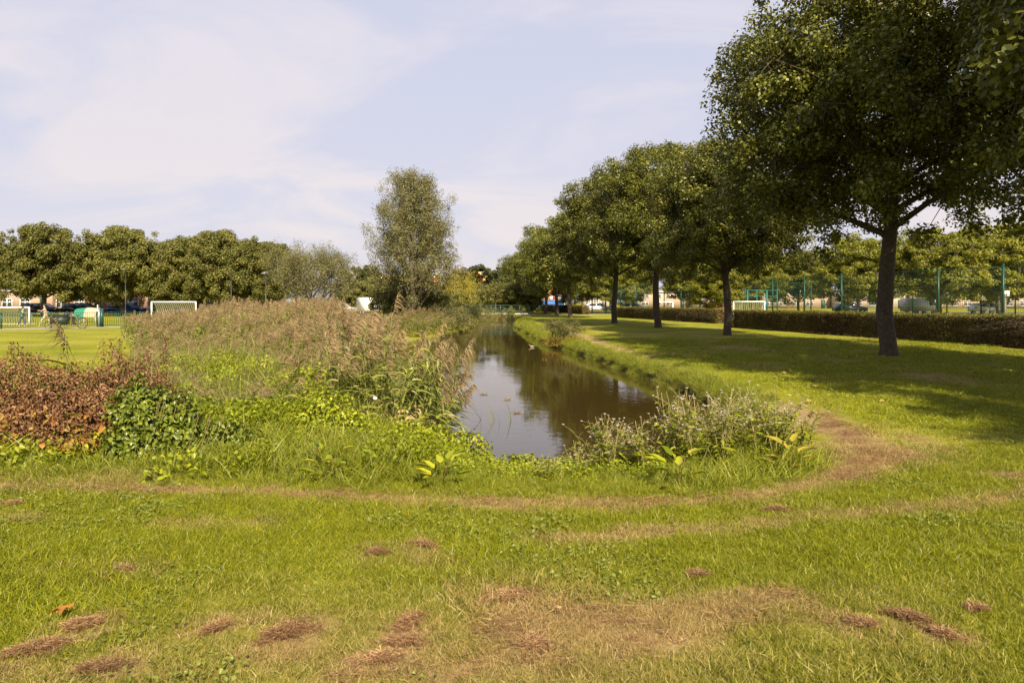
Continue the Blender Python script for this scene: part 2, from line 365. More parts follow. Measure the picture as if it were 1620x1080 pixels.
MOW = [G(*p) for p in [(-300, 758), (0, 770), (200, 774), (420, 782), (600, 789), (800, 795), (1000, 797), (1150, 791), (1250, 776), (1330, 750), (1385, 722)]] + [G(px, py, -.14) for px, py in [(1352, 700), (1290, 664), (1195, 630), (1105, 600), (1025, 572), (955, 548), (905, 530)]]
TRACK = [G(*p) for p in [(860, 848), (1000, 843), (1150, 833), (1300, 822), (1430, 811), (1560, 792), (1700, 765)]]
STREAKS = [([(0, 1068), (60, 1035), (110, 1005), (170, 985)], .07), ([(790, 935), (800, 985)], .11), ([(800, 965), (1000, 975), (1150, 962), (1240, 950)], .13), ([(650, 985), (640, 1010)], .12), ([(440, 1020), (480, 995)], .12),
           ([(330, 1000), (360, 985)], .06), ([(1310, 985), (1380, 1000)], .05), ([(1420, 975), (1510, 1010)], .08), ([(840, 1000), (840, 1030)], .08), ([(560, 1050), (610, 1030)], .12), ([(980, 1010), (1080, 1000)], .12),
           ([(130, 905), (220, 915)], .05), ([(590, 877), (610, 877)], .06), ([(650, 862), (690, 880)], .07), ([(250, 835), (440, 830)], .06), ([(1340, 705), (1400, 715)], .5), ([(1560, 750), (1620, 755)], .12),
           ([(0, 825), (60, 820)], .06), ([(700, 1060), (760, 1040)], .07), ([(150, 1062), (220, 1050)], .08), ([(1440, 690), (1500, 715)], .15), ([(1060, 775), (1130, 770)], .01), ([(880, 800), (760, 800)], .08)]
STREAKS = [([G(*p) for p in pts], r) for pts, r in STREAKS]
def dryness(x, y, track=True):
    x = np.asarray(x, float); y = np.asarray(y, float)
    nb = vnoise(x, y, .35); nc = vnoise(x + 7, y, .9); nd = vnoise(x, y + 9, 2.2)
    d = 0.44 * smooth(.45, .9, nc * .6 + nd * .4) + 0.14 * (nb - .5)
    dm = seg_d(x, y, MOW); d = np.maximum(d, (1 - smooth(.04, .20 + .34 * smooth(1.8, 4, x), dm)) * (.55 + .25 * smooth(2, 4, x) + .5 * nb))
    dm = seg_d(x, y, TRACK); d = np.maximum(d, (1 - smooth(.03, .20, dm)) * (.55 + .35 * nb) * (1 if track else 0))
    for pts, r in STREAKS:
        dd = seg_d(x, y, pts) + .12 * (nb - .5); d = np.maximum(d, (1 - smooth(r * .4, r * 1.7 + .05, dd)) * (.38 + .55 * nb))
    # worn foreground
    f = smooth(5.0, 3.3, y) * smooth(2.6, 1.2, np.abs(x + .2)) * .38; d = d + f * (.3 + .9 * nc)
    # bare spots under the oaks
    for cx, cy, rr in ((7.9, 24, 1.6), (6.8, 34, 1.5), (9, 14.5, 1.2), (6.2, 17, 1.0), (4.7, 45, 2)):
        d = np.maximum(d, .7 * (1 - smooth(.2, 1, np.hypot((x - cx) / rr, (y - cy) / rr / 1.3))) * (nb * .7 + .5))
    return np.clip(d, 0, 1)

def axis(parts):
    out = []
    for a, b, st in parts: out += list(np.arange(a, b, st))
    return np.array(out)
def grow(a, b, f=1.28, st=1.0):
    o = [a]
    while o[-1] < b: o.append(o[-1] + st); st *= f
    return o[1:]
xs = np.concatenate([-np.array(grow(9, 1600, 1.3, .5))[::-1], np.arange(-9, 11, .14), np.array(grow(11, 1600, 1.3, .5))])
ys = np.concatenate([-np.array(grow(1, 60, 1.4, .8))[::-1], np.arange(-1, 20, .14), np.arange(20, 46, .2), np.arange(46, 90, .4), np.array(grow(90, 3000, 1.3, 1))])
X, Y = np.meshgrid(xs, ys); Z = height(X, Y)
nx, ny = len(xs), len(ys)
ii = (np.arange(ny - 1)[:, None] * nx + np.arange(nx - 1)[None]).reshape(-1)
gm, gt, go = newmat('lawn_ground'); L = gt.links
a1 = gt.nodes.new('ShaderNodeAttribute'); a1.attribute_name = 'dry'
a2 = gt.nodes.new('ShaderNodeAttribute'); a2.attribute_name = 'soil'
gg = gt.nodes.new('ShaderNodeNewGeometry')
na = gt.nodes.new('ShaderNodeTexNoise'); na.inputs['Scale'].default_value = .35; na.inputs['Detail'].default_value = 6; L.new(gg.outputs['Position'], na.inputs['Vector'])
nb_ = gt.nodes.new('ShaderNodeTexNoise'); nb_.inputs['Scale'].default_value = 11; nb_.inputs['Detail'].default_value = 9; nb_.inputs['Roughness'].default_value = .85; L.new(gg.outputs['Position'], nb_.inputs['Vector'])
rA = ramp(gt, [(.28, (.145, .165, .008)), (.5, (.21, .22, .012)), (.72, (.31, .285, .030))]); L.new(na.outputs['Fac'], rA.inputs[0])
rB = ramp(gt, [(.32, (.38, .40, .4)), (.52, (1, 1, 1)), (.7, (1.4, 1.32, 1.2))]); L.new(nb_.outputs['Fac'], rB.inputs[0])
mu = gt.nodes.new('ShaderNodeMix'); mu.data_type = 'RGBA'; mu.blend_type = 'MULTIPLY'; mu.inputs[0].default_value = 1; L.new(rA.outputs[0], mu.inputs[6]); L.new(rB.outputs[0], mu.inputs[7])
rD = ramp(gt, [(.3, (.18, .12, .050)), (.7, (.44, .32, .15))]); L.new(nb_.outputs['Fac'], rD.inputs[0])
m3 = gt.nodes.new('ShaderNodeMix'); m3.data_type = 'RGBA'; L.new(a1.outputs['Fac'], m3.inputs[0]); L.new(mu.outputs[2], m3.inputs[6]); L.new(rD.outputs[0], m3.inputs[7])
m4 = gt.nodes.new('ShaderNodeMix'); m4.data_type = 'RGBA'; L.new(a2.outputs['Fac'], m4.inputs[0]); L.new(m3.outputs[2], m4.inputs[6]); m4.inputs[7].default_value = (.040, .034, .014, 1)
gb = gt.nodes.new('ShaderNodeBsdfPrincipled'); gb.inputs['Roughness'].default_value = .95; gb.inputs['Specular IOR Level'].default_value = .1; L.new(m4.outputs[2], gb.inputs['Base Color'])
gbp = gt.nodes.new('ShaderNodeBump'); gbp.inputs['Strength'].default_value = .6; gbp.inputs['Distance'].default_value = .05; L.new(nb_.outputs['Fac'], gbp.inputs['Height']); L.new(gbp.outputs[0], gb.inputs['Normal'])
L.new(gb.outputs[0], go.inputs[0])
S = pond_sd(X, Y)
me = mesh_np('lawn', np.stack([X, Y, Z], -1).reshape(-1, 3), [np.stack([ii, ii + 1, ii + nx + 1, ii + nx], 1)], gm, smooth=True,
             extra={'dry': dryness(X, Y).ravel(), 'soil': (1 - smooth(.0, .14, S)).ravel()})
link('lawn', me, kind='structure')

# water
wm, wtt, woo = newmat('pond_water'); L = wtt.links
wb = wtt.nodes.new('ShaderNodeBsdfPrincipled'); wb.inputs['Base Color'].default_value = (.040, .027, .007, 1); wb.inputs['Roughness'].default_value = .015; wb.inputs['IOR'].default_value = 1.5
wg = wtt.nodes.new('ShaderNodeNewGeometry'); wmap = wtt.nodes.new('ShaderNodeMapping'); wmap.inputs['Scale'].default_value = (1, 1.6, 1); L.new(wg.outputs['Position'], wmap.inputs[0])
wn1 = wtt.nodes.new('ShaderNodeTexNoise'); wn1.inputs['Scale'].default_value = 3.2; wn1.inputs['Detail'].default_value = 3; L.new(wmap.outputs[0], wn1.inputs['Vector'])
wn2 = wtt.nodes.new('ShaderNodeTexNoise'); wn2.inputs['Scale'].default_value = .35; wn2.inputs['Detail'].default_value = 2; L.new(wg.outputs['Position'], wn2.inputs['Vector'])
wmr = wtt.nodes.new('ShaderNodeMapRange'); wmr.inputs['From Min'].default_value = .4; wmr.inputs['From Max'].default_value = .7; wmr.inputs['To Min'].default_value = .25; L.new(wn2.outputs['Fac'], wmr.inputs['Value'])
wmm = wtt.nodes.new('ShaderNodeMath'); wmm.operation = 'MULTIPLY'; L.new(wn1.outputs['Fac'], wmm.inputs[0]); L.new(wmr.outputs[0], wmm.inputs[1])
wbp = wtt.nodes.new('ShaderNodeBump'); wbp.inputs['Strength'].default_value = .12; wbp.inputs['Distance'].default_value = .035; L.new(wmm.outputs[0], wbp.inputs['Height']); L.new(wbp.outputs[0], wb.inputs['Normal'])
L.new(wb.outputs[0], woo.inputs[0])
me = mesh_np('pond_water', [(-9, 6.6, WATER_Z), (6, 6.6, WATER_Z), (6, 84, WATER_Z), (-9, 84, WATER_Z)], [[(0, 1, 2, 3)]], wm)
link('pond_water', me, kind='structure')

# ------------------------------------------------------------------ scattering of what nobody could count
def variants(name, meshes):
    c = bpy.data.collections.new(name + '_variants')
    for i, m in enumerate(meshes):
        c.objects.link(bpy.data.objects.new(m.name, m))
    return c
def scatter(name, P, rot, scl, meshes, label, cat, dry=None, idx=None, **tags):
    n = len(P); me = bpy.data.meshes.new(name)
    me.vertices.add(n); me.vertices.foreach_set('co', np.asarray(P, np.float32).ravel())
    a = me.attributes.new('rot', 'FLOAT_VECTOR', 'POINT'); a.data.foreach_set('vector', np.asarray(rot, np.float32).ravel())
    a = me.attributes.new('scl', 'FLOAT_VECTOR', 'POINT'); s = np.asarray(scl, np.float32)
    if s.ndim == 1: s = np.repeat(s[:, None], 3, 1)
    a.data.foreach_set('vector', s.ravel())
    a = me.attributes.new('idx', 'INT', 'POINT'); a.data.foreach_set('value', np.asarray(rng.integers(0, len(meshes), n) if idx is None else idx, np.int32))
    a = me.attributes.new('dry', 'FLOAT', 'POINT'); a.data.foreach_set('value', np.asarray(np.zeros(n) if dry is None else dry, np.float32))
    o = link(name, me, kind='stuff', label=label, category=cat, **tags)
    ng = bpy.data.node_groups.new(name + '_nodes', 'GeometryNodeTree')
    ng.interface.new_socket('Geometry', in_out='INPUT', socket_type='NodeSocketGeometry'); ng.interface.new_socket('Geometry', in_out='OUTPUT', socket_type='NodeSocketGeometry')
    N, Lk = ng.nodes, ng.links
    gi = N.new('NodeGroupInput'); gout = N.new('NodeGroupOutput'); ip = N.new('GeometryNodeInstanceOnPoints')
    ci = N.new('GeometryNodeCollectionInfo'); ci.inputs['Collection'].default_value = variants(name, meshes); ci.inputs['Separate Children'].default_value = True; ci.inputs['Reset Children'].default_value = True
    def na(nm, ty):
        q = N.new('GeometryNodeInputNamedAttribute'); q.data_type = ty; q.inputs['Name'].default_value = nm; return q.outputs[0]
    e2r = N.new('FunctionNodeEulerToRotation'); Lk.new(na('rot', 'FLOAT_VECTOR'), e2r.inputs[0])
    Lk.new(gi.outputs[0], ip.inputs['Points']); Lk.new(ci.outputs[0], ip.inputs['Instance']); ip.inputs['Pick Instance'].default_value = True
    Lk.new(na('idx', 'INT'), ip.inputs['Instance Index']); Lk.new(e2r.outputs[0], ip.inputs['Rotation']); Lk.new(na('scl', 'FLOAT_VECTOR'), ip.inputs['Scale'])
    Lk.new(ip.outputs[0], gout.inputs[0])
    md = o.modifiers.new('scatter', 'NODES'); md.node_group = ng
    return o
def yaw(n, tilt=0.08):
    return np.stack([rng.normal(0, tilt, n), rng.normal(0, tilt, n), rng.uniform(0, 6.283, n)], 1)
def in_view(x, y, m=1.08, pad=.3):
    return (y > .3) & (np.abs(x) < y * .75 * m + pad)

def tuft(name, n, rad, h, w, mat, lean=.45, bendz=-.25, flat=0, seg=2, seed=0, hi=1):
    r = np.random.default_rng(seed)
    a = r.uniform(0, 6.283, n); q = rad * np.sqrt(r.random(n)); P = np.stack([q * np.cos(a), q * np.sin(a), np.full(n, -.01) + flat * r.random(n)], 1)
    D = np.concatenate([r.normal(0, lean, (n, 2)), np.ones((n, 1)) * (0.12 if flat else 1)], 1)
    Ln = h * r.uniform(.45, 1.15, n); b = np.concatenate([D[:, :2] * r.uniform(.2, .9, (n, 1)), np.full((n, 1), bendz) * r.random((n, 1))], 1)
    V, Q, T = ribbons(P, D, Ln, w * r.uniform(.7, 1.2, n), b, seg, r=r)
    c = np.clip(r.beta(2, 2.4, n) * hi, 0, 1)
    return mesh_np(name, V, [Q, T], mat, rnd=np.concatenate([np.tile(c, seg - 1), c]))

# --- mown grass
def sample(x0, x1, y0, y1, dens, seed=None):
    st = dens ** -.5; gx, gy = np.meshgrid(np.arange(x0, x1, st), np.arange(y0, y1, st)); n = gx.size
    return gx.ravel() + rng.uniform(-.55, .55, n) * st, gy.ravel() + rng.uniform(-.55, .55, n) * st
lawn_v = [tuft('lawn_tuft', 330, .15, .050, .0036, M['grass'], .42, seed=s) for s in range(5)]
xa, ya = sample(-7, 7, 2.2, 7.6, 95); k = in_view(xa, ya, 1.05) & (pond_sd(xa, ya) > 1.3); xa, ya = xa[k], ya[k]
d = dryness(xa, ya); keep = (rng.random(len(xa)) > d * .22) & (rng.random(len(xa)) < np.clip(5.2 / ya, .5, 1)); xa, ya, d = xa[keep], ya[keep], d[keep]
sc = .95 - .30 * d + .55 * smooth(.55, .85, vnoise(xa, ya, 1.3)) + .04 * ya
scatter('mown_grass', np.stack([xa, ya, height(xa, ya)], 1), yaw(len(xa)), sc, lawn_v, 'short sunlit green lawn grass filling the foreground', 'grass', dry=d)
far_v = [tuft('far_lawn_tuft', 150, .30, .055, .008, M['grass'], .45, seed=20 + s) for s in range(4)]
xa, ya = sample(-6, 22, 6.8, 30, 13.0); k = in_view(xa, ya, 1.03) & (pond_sd(xa, ya) > bank_w(xa, ya) * .85) & (xa > 1 - .25 * 0) & ((rng.random(len(xa)) < np.clip(14 / ya, 0, 1)) | (ya < 12)); xa, ya = xa[k], ya[k]
d = dryness(xa, ya); keep = rng.random(len(xa)) > d * .5; xa, ya, d = xa[keep], ya[keep], d[keep]
scatter('lawn_grass_beyond', np.stack([xa, ya, height(xa, ya)], 1), yaw(len(xa)), 1.0 - .3 * d + ya * .012, far_v, 'short green grass under the row of oaks right of the pond', 'grass', dry=d)
# --- clover and low herbs in the lawn
def herb_patch(name, n, rad, h, Lf, Wf, mat, seed, stems=False, up=1.0):
    r = np.random.default_rng(seed); a = r.uniform(0, 6.283, n); q = rad * np.sqrt(r.random(n)); z = h * r.uniform(.15, 1, n) * (1 - .5 * (q / rad) ** 2)
    P = np.stack([q * np.cos(a), q * np.sin(a), z], 1); N = rdir(n, r) * .75 + np.array([0, -.25, up]); T = rdir(n, r) + np.array([0, -.3, -.35])
    V, F = leaves6(P, N, T, Lf * r.uniform(.6, 1.25, n), Wf * r.uniform(.7, 1.2, n)); c = np.clip(r.beta(2.2, 2.2, n) * .6 + .4 * r.random(), 0, 1)
    b = MB().add(V, F, np.tile(c, 2))
    if stems:
        m = n // 3; a = r.uniform(0, 6.283, m); q = rad * np.sqrt(r.random(m)); P = np.stack([q * np.cos(a), q * np.sin(a), np.zeros(m) - .02], 1)
        D = np.concatenate([r.normal(0, .5, (m, 2)), np.ones((m, 1))], 1); V, Q, T = ribbons(P, D, h * r.uniform(.7, 1.5, m), .007, np.concatenate([D[:, :2] * .4, -.2 * np.ones((m, 1))], 1), 3, r=r)
        b.add(V, [Q, T], .55)
    return b.mesh(name, mat)
clov = [herb_patch('clover_patch', 34, .17, .045, .022, .018, M['clover'], 40 + s) for s in range(4)]
xa, ya = sample(-5, 5, 2.6, 6.2, 30); k = in_view(xa, ya) & (vnoise(xa + 30, ya, .55) * .6 + vnoise(xa, ya + 50, 1.6) * .4 > .60 - .07 * smooth(0, -2, xa)) & (dryness(xa, ya) < .4); xa, ya = xa[k], ya[k]
scatter('clover', np.stack([xa, ya, height(xa, ya) + .012], 1), yaw(len(xa)), rng.uniform(.7, 1.15, len(xa)), clov, 'pale green clover leaves growing in patches in the lawn', 'clover')
# --- thatch: dead clippings lying in streaks
thv = [tuft('dead_thatch', 80, .11, .04, .0026, M['straw'], 1.3, .0, flat=.035, seed=60 + s) for s in range(4)]
xa, ya = sample(-7, 8, 2.2, 14, 120); d = dryness(xa, ya, False); k = in_view(xa, ya) & (rng.random(len(xa)) < smooth(.42, 1.0, d) * .75 * smooth(.25, .75, vnoise(xa, ya + 5, .16))) & (pond_sd(xa, ya) > 1.15); xa, ya, d = xa[k], ya[k], d[k]
scatter('dead_clippings', np.stack([xa, ya, height(xa, ya) + .012], 1), yaw(len(xa)), rng.uniform(.7, 1.3, len(xa)), thv, 'brown dead grass clippings lying in streaks along the mowing line', 'clippings', dry=d)

# --- tall bank grass
bank_v = [tuft('bank_tuft', 70, .16, .30, .007, M['tall'], .38, -.45, seg=3, seed=80 + s) for s in range(5)]
xa, ya = sample(-10, 8, 5.5, 84, 22); s_ = pond_sd(xa, ya); w_ = bank_w(xa, ya)
keep = (s_ > .02) & (s_ < np.where(((xa > 1.8) & (ya > 9.5)) | (xa > 3.1), .72, w_ * 1.02)) & in_view(xa, ya) & ((xa > 0) | (ya < 9.2)) & (rng.random(len(xa)) < np.clip(16 / ya, .1, 1)); xa, ya, s_ = xa[keep], ya[keep], s_[keep]
openw = smooth(-1.2, -.5, xa) * smooth(1.9, 1.0, xa) * (ya < 10)
hh = (1 - .6 * openw) * (.55 + .5 * vnoise(xa, ya, .7) + .25 * (xa < 3) * (ya < 10)) - .30 * smooth(.35, .75, s_) * (ya > 10) * (xa > 1.8) + ya * .004
scatter('bank_grass', np.stack([xa, ya, height(xa, ya)], 1), yaw(len(xa)), hh * rng.uniform(.8, 1.2, len(xa)), bank_v, 'long bright green grass hanging over the pond bank', 'grass')
xa, ya = sample(-.5, 4.6, 9, 50, 70); s_ = pond_sd(xa, ya); k = (s_ > -.06) & (s_ < .38) & (rng.random(len(xa)) < np.clip(20 / ya, .2, 1)); xa, ya = xa[k], ya[k]
scatter('edge_grass', np.stack([xa, ya, height(xa, ya) + .12], 1), np.stack([rng.normal(0, .3, len(xa)), rng.normal(-.45, .3, len(xa)), rng.normal(0, .5, len(xa))], 1), rng.uniform(.35, .70, len(xa)) * (1 + .01 * ya), bank_v, 'grass fringe drooping over the undercut right edge of the pond', 'grass')
xa, ya = sample(-9, 5, 5.4, 10.5, 26); s_ = pond_sd(xa, ya); keep = (s_ > .1) & (seg_d(xa, ya, MOW) > .10) & in_view(xa, ya) & (ya > np.interp(xa, [p[0] for p in MOW[:11]], [p[1] for p in MOW[:11]]) + .06) & (xa < 2.9); xa, ya = xa[keep], ya[keep]
hh = (.45 + .5 * vnoise(xa, ya, .6)) * smooth(.05, .7, seg_d(xa, ya, MOW)) + .32
hh = hh * (1 - .5 * smooth(-1.2, -.5, xa) * smooth(1.9, 1.0, xa))
scatter('verge_grass', np.stack([xa, ya, height(xa, ya)], 1), yaw(len(xa)), hh, bank_v, 'long uncut grass between the mowing line and the near end of the pond', 'grass')

# --- leafy ground cover on the near bank
cov_v = [herb_patch('creeping_leaves', 85, .24, .24, .046, .033, M['herb'], 100 + s, True) for s in range(5)]
xa, ya = sample(-6.5, 1.6, 6.0, 11.5, 17); s_ = pond_sd(xa, ya)
my = np.interp(xa, [p[0] for p in MOW[:11]], [p[1] for p in MOW[:11]])
keep = (s_ > -.05) & (ya > my + .35) & (s_ > .25 * smooth(-1, -.5, xa)) & (vnoise(xa + 4, ya, .75) > .36 + .25 * smooth(1.0, .2, ya - my)) & (ya < my + 3.4); xa, ya = xa[keep], ya[keep]
lift = .26 * vnoise(xa, ya + 3, .8) * smooth(.3, 1.5, ya - np.interp(xa, [p[0] for p in MOW[:11]], [p[1] for p in MOW[:11]])) * (1 - .8 * smooth(-1.0, -.5, xa))
csc = 1 - .45 * smooth(-1.1, -.5, xa)
scatter('creeping_ground_cover', np.stack([xa, ya, height(xa, ya) + lift], 1), yaw(len(xa), .2), rng.uniform(.75, 1.35, len(xa)) * csc, cov_v, 'bright green creeping leaves matted over the near bank below the reeds', 'ground cover')

# --- reeds
def reed(name, h, seed, plume=True, lean=0.10, wind=(.22, 0)):
    r = np.random.default_rng(seed); b = MB(); t = np.linspace(0, 1, 6); az = r.uniform(-.9, .9); ln = h * lean * r.uniform(.4, 1.6)
    lx, ly = ln * math.cos(az), ln * math.sin(az)
    pts = np.stack([lx * t ** 2, ly * t ** 2, h * t * (1 - .04 * t)], 1)
    b.tube(pts, np.linspace(.0045, .002, 6), 3, a=.72)
    n = r.integers(13, 18); tt = np.linspace(.18, .93, n) + r.normal(0, .02, n)
    P = np.stack([np.interp(tt, t, pts[:, i]) for i in range(3)], 1)
    a = r.uniform(0, 6.283, n); D = np.stack([np.cos(a) * .75 + wind[0], np.sin(a) * .55 + wind[1], r.uniform(.45, 1.1, n)], 1)
    bd = np.stack([D[:, 0] * .5 + .15, D[:, 1] * .4, -r.uniform(.5, 1.2, n)], 1)
    V, Q, T = ribbons(P, D, h * r.uniform(.16, .30, n), r.uniform(.018, .030, n), bd, 4, r=r)
    c = np.clip(r.beta(1.6, 2.6, n) + .12 * (tt < .35), 0, 1); c[tt < .3] = np.clip(c[tt < .3] + .4, 0, 1)
    b.add(V, [Q, T], .5); b.A[4][-1] = np.tile(c, 3); b.A[3][-1] = c
    me = b.mesh(name, M['reed'])
    if plume:
        m = 85; s0 = r.random(m); P = np.stack([np.interp(.93 + .07 * s0, t, pts[:, i]) for i in range(3)], 1) + np.stack([.10 * s0, .02 * s0, .19 * s0 - .02 * s0 ** 2], 1)
        D = rdir(m, r) * .7 + np.array([.55, -.1, .5]); bd = np.stack([.5 + .3 * r.random(m), r.normal(0, .15, m), -r.uniform(.5, 1.5, m)], 1)
        V, Q, T = ribbons(P, D, r.uniform(.05, .115, m) * (1.15 - .6 * s0), r.uniform(.006, .011, m), bd, 2, r=r)
        V0 = len(me.vertices); me2 = mesh_np(name + '_p', V, [Q, T], M['plume'], rnd=np.tile(np.clip(r.beta(2, 2, m), 0, 1), 2))
        me = join_meshes(name, me, me2)
    return me
def join_meshes(name, a, b):
    Va = np.empty(len(a.vertices) * 3, np.float32); a.vertices.foreach_get('co', Va); Vb = np.empty(len(b.vertices) * 3, np.float32); b.vertices.foreach_get('co', Vb)
    P = {}; A = {}; Mi = {}
    for mi, (m, off) in enumerate(((a, 0), (b, len(a.vertices)))):
        li = np.empty(len(m.loops), np.int32); m.loops.foreach_get('vertex_index', li); tot = np.empty(len(m.polygons), np.int32); m.polygons.foreach_get('loop_total', tot)
        st = np.empty(len(m.polygons), np.int32); m.polygons.foreach_get('loop_start', st); av = np.empty(len(m.polygons), np.float32); m.attributes['rnd'].data.foreach_get('value', av)
        for k in np.unique(tot):
            s_ = st[tot == k]; P.setdefault(k, []).append(li[s_[:, None] + np.arange(k)] + off); A.setdefault(k, []).append(av[tot == k]); Mi.setdefault(k, []).append(np.full(len(s_), mi))
    ks = list(P); me = mesh_np(name, np.concatenate([Va, Vb]), [np.concatenate(P[k]) for k in ks], [a.materials[0], b.materials[0]],
                               rnd=np.concatenate([np.concatenate(A[k]) for k in ks]), midx=np.concatenate([np.concatenate(Mi[k]) for k in ks]))
    bpy.data.meshes.remove(a); bpy.data.meshes.remove(b); return me
reeds = [reed('reed_plant', 1.0 * random.uniform(.9, 1.1), 200 + s, plume=s % 2 == 0) for s in range(12)]
def inpoly(x, y, poly):
    ins = np.zeros(x.shape, bool); n = len(poly)
    for i in range(n):
        ax, ay = poly[i]; bx, by = poly[(i + 1) % n]; ins ^= ((ay > y) != (by > y)) & (x < (bx - ax) * (y - ay) / (by - ay + 1e-12) + ax)
    return ins
REED = [(-1.35, 9.2), (-1.75, 10.6), (-2.45, 12.5), (-3.15, 15.5), (-4.2, 20), (-5.2, 27), (-5.6, 32.5), (-7.5, 37), (-13, 40), (-21, 40), (-19.5, 34), (-12, 21.5), (-8.2, 14.5), (-5.6, 10.8), (-4.6, 9.3), (-3.0, 9.0), (-1.8, 9.3)]
xa, ya = sample(-21, 0, 8.6, 40, 24); k = inpoly(xa, ya, REED) & (rng.random(len(xa)) < np.clip(1.1 - (ya - 9) * .02, .4, 1)); xa, ya = xa[k], ya[k]
zz = height(xa, ya); front = seg_d(xa, ya, [(-8.2, 14.5), (-5.6, 10.8), (-4.6, 9.3), (-3.0, 9.0), (-1.8, 9.3)])
lefte = seg_d(xa, ya, [(-5.6, 10.8), (-8.2, 14.5), (-12, 21.5), (-19.5, 34), (-21, 40)])
top = .48 + .60 * smooth(.1, 3.6, front) + .46 * smooth(3, 9, front) + .62 * smooth(-3.6, -1.8, xa) * smooth(14.5, 10.5, ya) + .26 * (vnoise(xa, ya, 1.3) - .5) - .55 * (1 - smooth(0, 2.0 + ya * .12, lefte))
top = np.minimum(top, 1.60) * rng.uniform(.60, 1.08, len(xa))
gapm = smooth(-.27, -.235, xa / ya) * (1 - smooth(-.185, -.155, xa / ya)) * smooth(11, 15, ya)
top = top * (1 - gapm) + np.minimum(top, (1.58 - .0185 * ya) * rng.uniform(.7, 1.0, len(xa))) * gapm
ridx = np.where(rng.random(len(xa)) < (.02 + .42 * smooth(1.6, 7.5, front) * .75 + .35 * smooth(-3.4, -2, xa) * smooth(14, 10.5, ya)) * smooth(.25, .7, vnoise(xa + 3, ya, .9)) * 1.25, rng.integers(0, 6, len(xa)) * 2, rng.integers(0, 6, len(xa)) * 2 + 1)
hs_ = np.clip(top - zz, .4, 2.2); s3 = np.stack([.75 + .35 * hs_, .75 + .35 * hs_, hs_], 1)
scatter('reed_bed', np.stack([xa, ya, zz], 1), np.stack([rng.normal(0, .08, len(xa)) + .5 * (vnoise(xa, ya, 1.1) - .5), rng.normal(.04, .10, len(xa)) + .7 * (vnoise(xa + 9, ya, 1.4) - .5), rng.normal(0, .7, len(xa))], 1), s3, reeds, 'dense bed of green reeds with brown plumes left of the pond', 'reeds', idx=ridx)
hay_v = [tuft('hay_tuft', 46, .16, .55, .009, M['reed'], .36, -.35, seg=4, seed=90 + s) for s in range(5)]
xa, ya = sample(-9, -1.2, 8.2, 15.5, 20); k = inpoly(xa, ya, REED + []) & (seg_d(xa, ya, [(-8.2, 14.5), (-5.6, 10.8), (-4.6, 9.3), (-3.0, 9.0), (-1.8, 9.3)]) < 4.6); xa, ya = xa[k], ya[k]
fr = seg_d(xa, ya, [(-8.2, 14.5), (-5.6, 10.8), (-4.6, 9.3), (-3.0, 9.0), (-1.8, 9.3)])
scatter('hay_grass', np.stack([xa, ya, height(xa, ya)], 1), yaw(len(xa), .12), (1.0 + .22 * fr) * rng.uniform(.7, 1.2, len(xa)), hay_v, 'tall yellow green grass mixed into the front of the reed bed', 'grass')
xa, ya = sample(-9, -1.4, 8.4, 13.5, 7); k = inpoly(xa, ya, REED) & (vnoise(xa + 1, ya, .7) > .60); xa, ya = xa[k], ya[k]
fr = seg_d(xa, ya, [(-8.2, 14.5), (-5.6, 10.8), (-4.6, 9.3), (-3.0, 9.0), (-1.8, 9.3)])
scatter('climbing_leaves', np.stack([xa, ya, height(xa, ya) + .28 + .13 * fr], 1), yaw(len(xa), .3), rng.uniform(.8, 1.4, len(xa)), cov_v, 'bright creeper leaves climbing through the front of the reed bed', 'creeper')
# reeds leaning out over the water
xa = rng.uniform(-1.75, -1.05, 70); ya = rng.uniform(9.1, 10.5, 70)
scatter('leaning_reeds', np.stack([xa, ya, height(xa, ya)], 1), np.stack([rng.normal(0, .1, 70), rng.uniform(.05, .4, 70), rng.normal(0, .4, 70)], 1), np.stack([np.full(70, 1.1)] * 2 + [rng.uniform(.9, 1.5, 70)], 1), reeds, 'reeds leaning out to the right over the near pond water', 'reeds')
# far reeds on the tongue of land and round the far end
FAR = [(-5.2, 36), (-3.9, 45), (-3.5, 55), (-4.2, 66), (-6, 72), (-12, 66), (-16, 52), (-14, 41), (-8, 37)]
xa, ya = sample(-16, -3, 36, 72, 7); k = inpoly(xa, ya, FAR); xa, ya = xa[k], ya[k]; sd_ = pond_sd(xa, ya)
top = .45 + .6 * smooth(0, 2.5, sd_) + .25 * vnoise(xa, ya, 2); gapm = smooth(-.27, -.235, xa / ya) * (1 - smooth(-.185, -.155, xa / ya)); top = top * (1 - gapm) + np.minimum(top, 1.55 - .0195 * ya) * gapm; zz = height(xa, ya); hs_ = np.clip(top - zz, .3, 2)
scatter('far_reed_bed', np.stack([xa, ya, zz], 1), np.stack([rng.normal(0, .12, len(xa)), rng.normal(.15, .2, len(xa)), rng.normal(0, .8, len(xa))], 1), np.stack([np.full(len(xa), 2.0), np.full(len(xa), 2.0), hs_], 1), reeds, 'reeds on the tongue of land below the tall willow', 'reeds')
xa, ya = sample(-6, 1.5, 74, 83, 9); k = (pond_sd(xa, ya) > -2.0) & (xa < .3); xa, ya = xa[k], ya[k]; zz = height(xa, ya)
scatter('end_reeds', np.stack([xa, ya, zz], 1), yaw(len(xa), .15), np.stack([np.full(len(xa), 2.2), np.full(len(xa), 2.2), rng.uniform(.6, 1.1, len(xa))], 1), reeds, 'brownish reeds at the far end of the pond under the footbridge', 'reeds')

